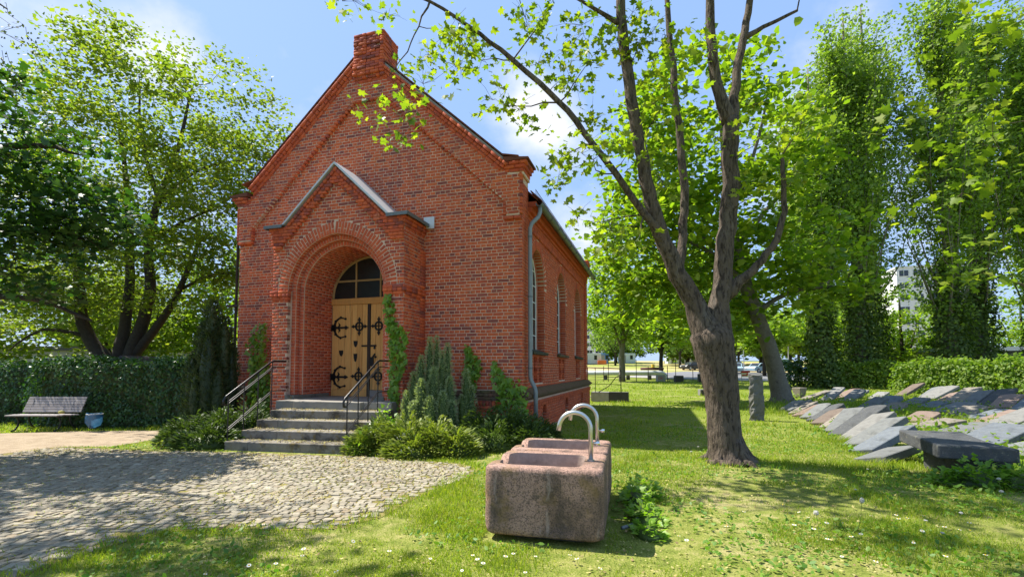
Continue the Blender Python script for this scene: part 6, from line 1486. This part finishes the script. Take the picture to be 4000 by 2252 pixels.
m_ = MB(); m_.tube([(8.0, .8, 1.4), (8.0, .8, 1.75)], .18, 10); m_.build('yellow_band', 'yellow', pip)
for (x, y, w, h, m__, lb) in ((15.5, 49.5, .42, .72, 'concrete', 'grey concrete block with red letters at the lawn end'), (17.2, 49.0, .42, .66, 'concrete_dark', 'black box right of the lettered concrete block'), (19.6, 48.5, .55, .85, 'concrete_dark', 'dark green box left of the forked maple trunk')):
    b = MB().box(-w, w, -.3, .3, 0, h).build('marker_block', m__, None, bevel=.03); b.location = (x, y, gz(x, y)); tag(b, lb, 'block')
    if m__ == 'concrete':
        cu = bpy.data.curves.new('lettering', 'FONT'); cu.body = 'OK'; cu.size = .34; cu.extrude = .004; tmp = bpy.data.objects.new('lettering', cu); t = bpy.data.objects.new('lettering', bpy.data.meshes.new_from_object(tmp)); bpy.data.objects.remove(tmp); C.objects.link(t); t.data.materials.clear(); t.data.materials.append(M['red']); t.parent = b; t.location = (-.36, -.307, .26); t.rotation_euler = (PI/2, 0, 0)
pl_ = MB().box(-.36, .36, -.2, .2, 0, .36).build('grave_box', 'slab_pale', None, bevel=.02); pl_.location = (11.1, 27.3, 0); tag(pl_, 'low grave box with a black front left of the maple trunk', 'grave box', kind='thing'); MB().box(-.30, .37, -.215, -.202, .05, .32).build('black_front', 'concrete_dark', pl_)
for i, (x, y, L, W, m__, H) in enumerate(((19.5, 118, 5, 2.6, 'cont_white', 2.7), (23.5, 122, 2.2, 2.6, 'cont_blue', 2.7), (42, 120, 6, 2.6, 'cont_white', 3.6), (47.5, 121, 5, 2.6, 'pale_blue', 2.4), (30, 124, 4, 2.6, 'cont_white', 2.6))):
    r = empty('site_container', (x, y, gz(x, y))); tag(r, '%s site container at the field edge, %s from the chapel' % ({'cont_white': 'white', 'cont_blue': 'blue', 'pale_blue': 'pale blue'}[m__], ORD[[0, 1, 3, 4, 2][i]]), 'container', 'site containers beyond the field')
    MB().box(-L/2, L/2, -W/2, W/2, 0, H).build('box', m__, r, bevel=.04); MB().box(L*.15, L*.15+.7, -W/2-.02, -W/2, H*.4, H*.8).build('window', 'windscreen', r); MB().box(-L*.35, -L*.35+.9, -W/2-.02, -W/2, .1, H*.8).build('door', 'post_grey', r)
o = MB().box(-1, 1, -.5, .5, 0, 1.0).build('barrier', 'orange', None, bevel=.05); o.location = (22.0, 116, gz(22, 116)); tag(o, 'orange barrier block before the blue container', 'barrier')
o = MB().box(-4, 4, -.4, .4, 2.0, 2.9).build('barrier', 'orange'); o.location = (50, 66, gz(50, 66)-.6); tag(o, 'orange awning edge above the right hedge', 'awning')
def block(name, label, x, y, rz, W, D, H, floors, cols, wall, cat='building', win='windscreen', roof=None):
    g = gz(x, y); r = empty(name, (x, y, g), rz); tag(r, label, cat); MB().box(-W/2, W/2, -D/2, D/2, -1, H).build('wall', wall, r)
    MB().box(-W/2-.2, W/2+.2, -D/2-.2, D/2+.2, H, H+.35).build('roof', roof or 'plaster', r)
    fh = H/floors; cw = W/cols
    fm = pm_ = None
    for f in range(floors):
        for c in range(cols):
            cx_ = -W/2+(c+.5)*cw; cz = f*fh+fh*.55
            if fm is None:
                fm = MB().box(-cw*.36, cw*.36, -.06, 0, -fh*.27, fh*.27).build('window', 'plaster', r); pm_ = [MB().box(sx*cw*.17-cw*.15, sx*cw*.17+cw*.15, -.08, -.061, -fh*.23, fh*.23).build('pane', win, fm) for sx in (-1, 1)]; w_ = fm
            else:
                w_ = fm.copy(); C.objects.link(w_)
                for p_ in pm_: q_ = p_.copy(); C.objects.link(q_); q_.parent = w_
            w_.parent = r; w_.location = (cx_, -D/2-.002, cz)
    return r
block('apartment_block', 'white apartment block glimpsed between the poplars', 95.5, 110, -.35, 13, 12, 22, 8, 5, 'plaster')
block('pavilion', 'low pavilion with a pale blue roof edge behind the right hedge', 41.5, 46, -.6, 13, 6, 3.0, 1, 6, 'plaster_beige', roof='pale_blue')
block('low_building', 'long low beige building behind the trees at left', -34, 46, .25, 34, 8, 3.0, 1, 8, 'plaster_beige', roof='concrete_dark')
block('far_block', 'pale office block far beyond the field', 30, 260, 0, 46, 14, 24, 6, 10, 'plaster')
sh = empty('garden_shed', (-12.6, 16.0, 0)); tag(sh, 'small shed roof peeping over the hedge at left', 'shed'); MB().box(-.7, .7, -.6, .6, 0, 1.55).build('wall', 'plaster', sh); MB().prism([(-.9, 1.5), (0, 1.98), (.9, 1.5), (.9, 1.44), (0, 1.90), (-.9, 1.44)], 'y', -.75, .75).build('roof', 'concrete_dark', sh)
ft = [(40, 108), (50, 112), (28, 128), (62, 118), (74, 110), (8, 132), (-30, 170), (0, 185), (45, 175), (75, 160), (100, 170), (125, 150), (150, 160), (95, 130), (110, 120), (-55, 120), (-75, 100), (-60, 70), (20, 200), (62, 150)]
for i, (x, y) in enumerate(ft):
    blob_tree('distant_tree', 'hazy tree on the far skyline, %s counted from the chapel outwards' % (ORD[i] if i < 15 else ['sixteenth', 'seventeenth', 'eighteenth', 'nineteenth', 'twentieth'][i-15]), x, y, 13+R.uniform(0, 4)+gz(x, y), 9 if y > 135 else 6.5, 1.2+gz(x, y), 'leaf_far', 70, 32, 1.2, 90+i, 'trees on the far skyline', tr=.4)

# ================================================================ flowers
def daisy_proto():
    r = empty('daisy'); mb = MB(); n = 11
    for k in range(n):
        a = 2*PI*k/n; c, s = math.cos(a), math.sin(a); mb.add([(.004*c, .004*s, .05), (.013*c-.004*s, .013*s+.004*c, .052), (.019*c, .019*s, .051), (.013*c+.004*s, .013*s-.004*c, .052)], [(0, 1, 2, 3)])
    mb.build('petals', 'white_petal', r); mb = MB(); mb.lathe([(.006, .05), (.006, .054), (.002, .057)], 8); mb.build('eye', 'yellow_eye', r); mb = MB(); mb.tube([(0, 0, 0), (.002, 0, .05)], .0015, 4); mb.build('stalk', 'stalk', r); return r
dz = daisy_proto(); dcount = 0
dsp = [(-0.32,3.95),(-0.27,3.86),(-0.06,3.90),(-0.23,3.78),(0.19,3.94),(-0.66,3.90),(-1.02,4.02),(-0.38,3.69),(0.01,3.98),(-1.75,4.07),(-1.72,3.95),(-1.43,4.28),(-1.85,3.78),(0.53,3.86),(0.47,3.95),(0.10,3.63),(2.51,4.88),(3.07,5.12),(3.04,4.95),(3.09,4.74),(2.85,4.56),(3.25,4.74),(2.82,4.32),(3.07,4.35),(3.22,4.45),(3.72,4.99),(3.99,5.01),(3.91,4.86),(4.02,4.91),(4.26,4.96),(4.13,4.68),(4.15,4.62),(4.24,4.58),(4.30,4.56),(3.86,3.94),(2.06,4.62),(3.02,5.34),(2.74,4.68),(3.54,4.25),(2.86,3.82),(1.52,4.40),(1.55,4.28),(4.50,4.74),(3.85,4.53),(2.46,5.12),(1.99,4.99),(3.51,3.92),(2.69,3.94),(0.66,3.70),(-1.30,3.63),(-2.05,3.78),(-2.29,3.60)]
for i, (x, y) in enumerate(dsp):
    d_ = dz if i == 0 else copy_tree(dz); d_.location = (x, y, 0); d_.rotation_euler = (R.gauss(0, .15), R.gauss(0, .15), R.uniform(0, 6)); s = R.uniform(.75, 1.15); d_.scale = (s, s, s); tag(d_, 'small white daisy in the foreground lawn', 'flower', 'daisies in the foreground lawn')
def clock_proto():
    r = empty('dandelion_clock'); mb = MB(); mb.tube([(0, 0, 0), (.01, 0, .13), (.0, 0, .27)], [.003, .0025, .002], 5); mb.build('stalk', 'stalk', r)
    P = NP.normal(0, 1, (230, 3)); P /= np.linalg.norm(P, axis=1, keepdims=True); pos = P*.021+np.array([0, 0, .275]); leaves('seed_head', pos, P, .35, np.full(230, .010), T_STAR, 'seed_down', r)
    mb = MB(); mb.lathe([(.004, .269), (.006, .275), (.003, .281)], 8); mb.build('core', 'litter', r); return r
ck_ = clock_proto()
csp = [(3.34,4.66,0.30),(2.78,4.37,0.26),(4.54,4.87,0.12),(5.62,5.51,0.16),(6.81,6.95,0.20),(6.04,5.94,0.20),(8.02,7.60,0.25),(5.41,5.02,0.20),(4.09,4.77,0.05),(3.94,4.42,0.05),(3.14,8.35,0.12),(3.44,8.86,0.12),(7.69,8.55,0.10),(4.26,5.96,0.07),(5.26,7.10,0.08),(13.46,20.63,0.10),(12.78,18.85,0.10),(8.73,10.58,0.15),(9.44,10.78,0.15),(10.76,11.51,0.15)]
for i, (x, y, h) in enumerate(csp):
    d_ = ck_ if i == 0 else copy_tree(ck_); d_.location = (x, y, 0); s = h/.275; d_.scale = (.9, .9, s) if s > .5 else (.7, .7, max(.25, s)); d_.rotation_euler = (R.gauss(0, .08), R.gauss(0, .08), R.uniform(0, 6)); tag(d_, 'round white dandelion clock standing in the lawn', 'flower', 'dandelion clocks in the lawn')

# ================================================================ grass, weeds, litter
def vnoise(x, y, s, seed):
    """smooth value noise"""
    rg = np.random.default_rng(seed); T = rg.random((256, 256)); X = x*s+1000; Y = y*s+1000; i = np.floor(X).astype(int); j = np.floor(Y).astype(int); u = X-i; v = Y-j; u = u*u*(3-2*u); v = v*v*(3-2*v)
    a = T[i % 256, j % 256]; b = T[(i+1) % 256, j % 256]; c = T[i % 256, (j+1) % 256]; d = T[(i+1) % 256, (j+1) % 256]
    return (a*(1-u)+b*u)*(1-v)+(c*(1-u)+d*u)*v
def inpoly_np(x, y, P):
    c = np.zeros(len(x), bool); j = len(P)-1
    for i in range(len(P)):
        xi, yi = P[i]; xj, yj = P[j]
        cond = ((yi > y) != (yj > y)) & (x < (xj-xi)*(y-yi)/(yj-yi+1e-12)+xi); c ^= cond; j = i
    return c
def lawn_pts(n, y0, y1, xl, xr):
    y = NP.uniform(y0, y1, n); x = NP.uniform(-1, 1, n)*y*1.12+0
    x = np.where(x < 0, x, x); k = (x > xl) & (x < xr); x = x[k]; y = y[k]
    ca, sa = math.cos(TH), math.sin(TH); lx = (x+3.687)*ca-(y-11.882)*sa; ly = (x+3.687)*sa+(y-11.882)*ca
    ok = ~((abs(lx) < 4.25) & (ly > -.1) & (ly < 10.4)) & ~((abs(lx+.0) < 2.0) & (ly < 0) & (ly > -3.2)) & ~inpoly_np(x, y, YARD) & ~inpoly_np(x, y, PATH)
    tx, ty = x-.49, y-5.2; qx = tx*math.cos(.245)-ty*math.sin(.245); qy = tx*math.sin(.245)+ty*math.cos(.245)
    ok &= ~((abs(qx) < .56) & (abs(qy) < 1.0))
    return x[ok], y[ok]
def dens(x, y):
    a = vnoise(x, y, .6, 1)*.62+vnoise(x, y, 2.3, 2)*.38
    bare = np.exp(-((x-1.6)**2/1.2+(y-5.2)**2/1.6))*.40 + np.exp(-((x-4.6)**2/3.0+(y-6.6)**2/1.4))*.16 + np.exp(-((x-3.4)**2/3.0+(y-4.3)**2/.8))*.12+np.exp(-((x-.3)**2/.8+(y-4.2)**2/.12))*.35
    return np.clip((a-.33)*3.2, .05, 1)-bare
GV = []; GF = []; base = 0
def blades(x, y, h, w, lean):
    global base
    N = len(x); a = NP.uniform(0, 6.28, N); ca, sa = np.cos(a), np.sin(a); z = np.array([gz(0, q) for q in y]); b = NP.uniform(0, 6.28, N); L = lean*h*NP.uniform(.2, 1.3, N); lx, ly = L*np.cos(b), L*np.sin(b); w = w*NP.uniform(.7, 1.3, N)
    p = np.stack([np.stack([x-w*ca, y-w*sa, z], 1), np.stack([x+w*ca, y+w*sa, z], 1), np.stack([x+.75*w*ca+lx*.35, y+.75*w*sa+ly*.35, z+h*.6], 1), np.stack([x-.75*w*ca+lx*.35, y-.75*w*sa+ly*.35, z+h*.6], 1), np.stack([x+lx, y+ly, z+h], 1)], 1).reshape(-1, 3)
    f = np.array([(0, 1, 2), (0, 2, 3), (3, 2, 4)]); F = (f[None]+(np.arange(N)*5)[:, None, None]).reshape(-1, 3)+base
    GV.append(p); GF.append(F); base += N*5
for (n, y0, y1, hm, w) in ((210000, 3.0, 6.2, .026, .0026), (150000, 6.2, 10.5, .034, .0038), (90000, 10.5, 19, .05, .007), (60000, 19, 36, .07, .013), (24000, 36, 50, .09, .025)):
    x, y = lawn_pts(n, y0, y1, -14, 36); dd = dens(x, y); k = NP.random(len(x)) < dd; x, y, dd = x[k], y[k], dd[k]
    tall = 1+1.2*np.clip(vnoise(x, y, 1.3, 7)-.55, 0, 1)*3
    md = np.hypot(x-3.7, y-8.06); tall *= np.where(md < .9, 1.8, 1); sl_ = (x > 5.6+(y-7)*.35) & (y > 6) & (y < 27) & (x < 25); tall *= np.where(sl_, 1.9, 1)
    blades(x, y, hm*tall*NP.uniform(.5, 1.4, len(x)), w, .8)
# tufts in the cobble joints and on the yard edge
x = NP.uniform(-9, -.4, 26000); y = NP.uniform(3.4, 9.4, 26000); k = inpoly_np(x, y, YARD) & (vnoise(x, y, .9, 12) > .62) & (NP.random(len(x)) < .35); blades(x[k], y[k], NP.uniform(.015, .05, k.sum()), .003, .8)
ex, ey = [], []
for i in range(len(YARD)):
    ax, ay = YARD[i-1]; bx, by = YARD[i]; L_ = math.hypot(bx-ax, by-ay); k_ = int(L_*420); t_ = NP.random(k_); nx_, ny_ = -(by-ay)/L_, (bx-ax)/L_; o_ = NP.normal(0, .10, k_)+.09*np.sin(t_*L_*5+i); ex.append(ax+(bx-ax)*t_+nx_*o_); ey.append(ay+(by-ay)*t_+ny_*o_)
ex = np.concatenate(ex); ey = np.concatenate(ey); kk = (ex > -6.5) & (ey < 8.2); blades(ex[kk], ey[kk], NP.uniform(.03, .075, kk.sum()), .0034, .8)
gr = npmesh('grass', np.concatenate(GV), np.concatenate(GF), 'grass'); tag(gr, 'short sunlit lawn grass with bare patches', 'grass', kind='stuff')
x, y = lawn_pts(46000, 3.0, 13, -9, 16); k = (vnoise(x, y, 1.1, 21) > .42) & (NP.random(len(x)) < .6); x, y = x[k], y[k]
n = len(x); tl = np.where((x > 5.6+(y-7)*.35) & (y > 6), 1.8, 1.0)
leaves('weeds', np.stack([x, y, NP.uniform(.012, .05, n)*tl], 1), (0, 0, 1), .6, NP.uniform(.02, .06, n)*tl, T_OVAL, 'weed', None)
tag(bpy.data.objects['weeds'], 'broad leaved clover and dandelion leaves in the lawn', 'weeds', kind='stuff')
x, y = lawn_pts(17000, 6, 26, 5, 26); k = (x > 6.4+(y-7)*.35) & (NP.random(len(x)) < .8); x, y = x[k], y[k]; n = len(x)
leaves('slab_weeds', np.stack([x, y, NP.uniform(.03, .24, n)], 1), (0, 0, 1), .7, NP.uniform(.06, .14, n), T_OVAL, 'leaf_hedge2', None); tag(bpy.data.objects['slab_weeds'], 'green weeds growing between the grave slabs', 'weeds', kind='stuff')
# fallen blossom and leaf litter on yard and steps
x = NP.uniform(-9.3, -.5, 30000); y = NP.uniform(3.4, 9.5, 30000); k = inpoly_np(x, y, YARD) & (NP.random(len(x)) < .06+.9*(vnoise(x, y, .7, 31) > .66)*vnoise(x, y, 3, 5)**2+1.1*np.exp(-((y-8.4+(x+4)*.2)/.45)**2)*vnoise(x, y, 2, 9)); x, y = x[k], y[k]; n = len(x)
P = [np.stack([x, y, NP.uniform(.022, .034, n)], 1)]
ca, sa = math.cos(ST), math.sin(ST)
for i, (a, b, yf) in enumerate(NS[:4]):
    m_ = 900; u = NP.uniform(a+.03, b-.25, m_); v = yf+.40-NP.random(m_)**2.2*.36; P.append(np.stack([-4.08+u*ca+v*sa, 9.55-u*sa+v*ca, np.full(m_, .167*(i+1)+.006)+NP.random(m_)*.012*(v > yf+.3)], 1))
xl, yl_ = lawn_pts(16000, 3.0, 12, -9, 13); kk = NP.random(len(xl)) < .55*(vnoise(xl, yl_, .8, 44) > .45)+.1; xl, yl_ = xl[kk], yl_[kk]; P.append(np.stack([xl, yl_, NP.uniform(.008, .03, len(xl))], 1))
P = np.concatenate(P); leaves('litter', P, (0, 0, 1), .35, NP.uniform(.016, .038, len(P)), T_DIA, 'litter', None); tag(bpy.data.objects['litter'], 'yellow fallen blossom and brown leaf litter on cobbles and steps', 'litter', kind='stuff')
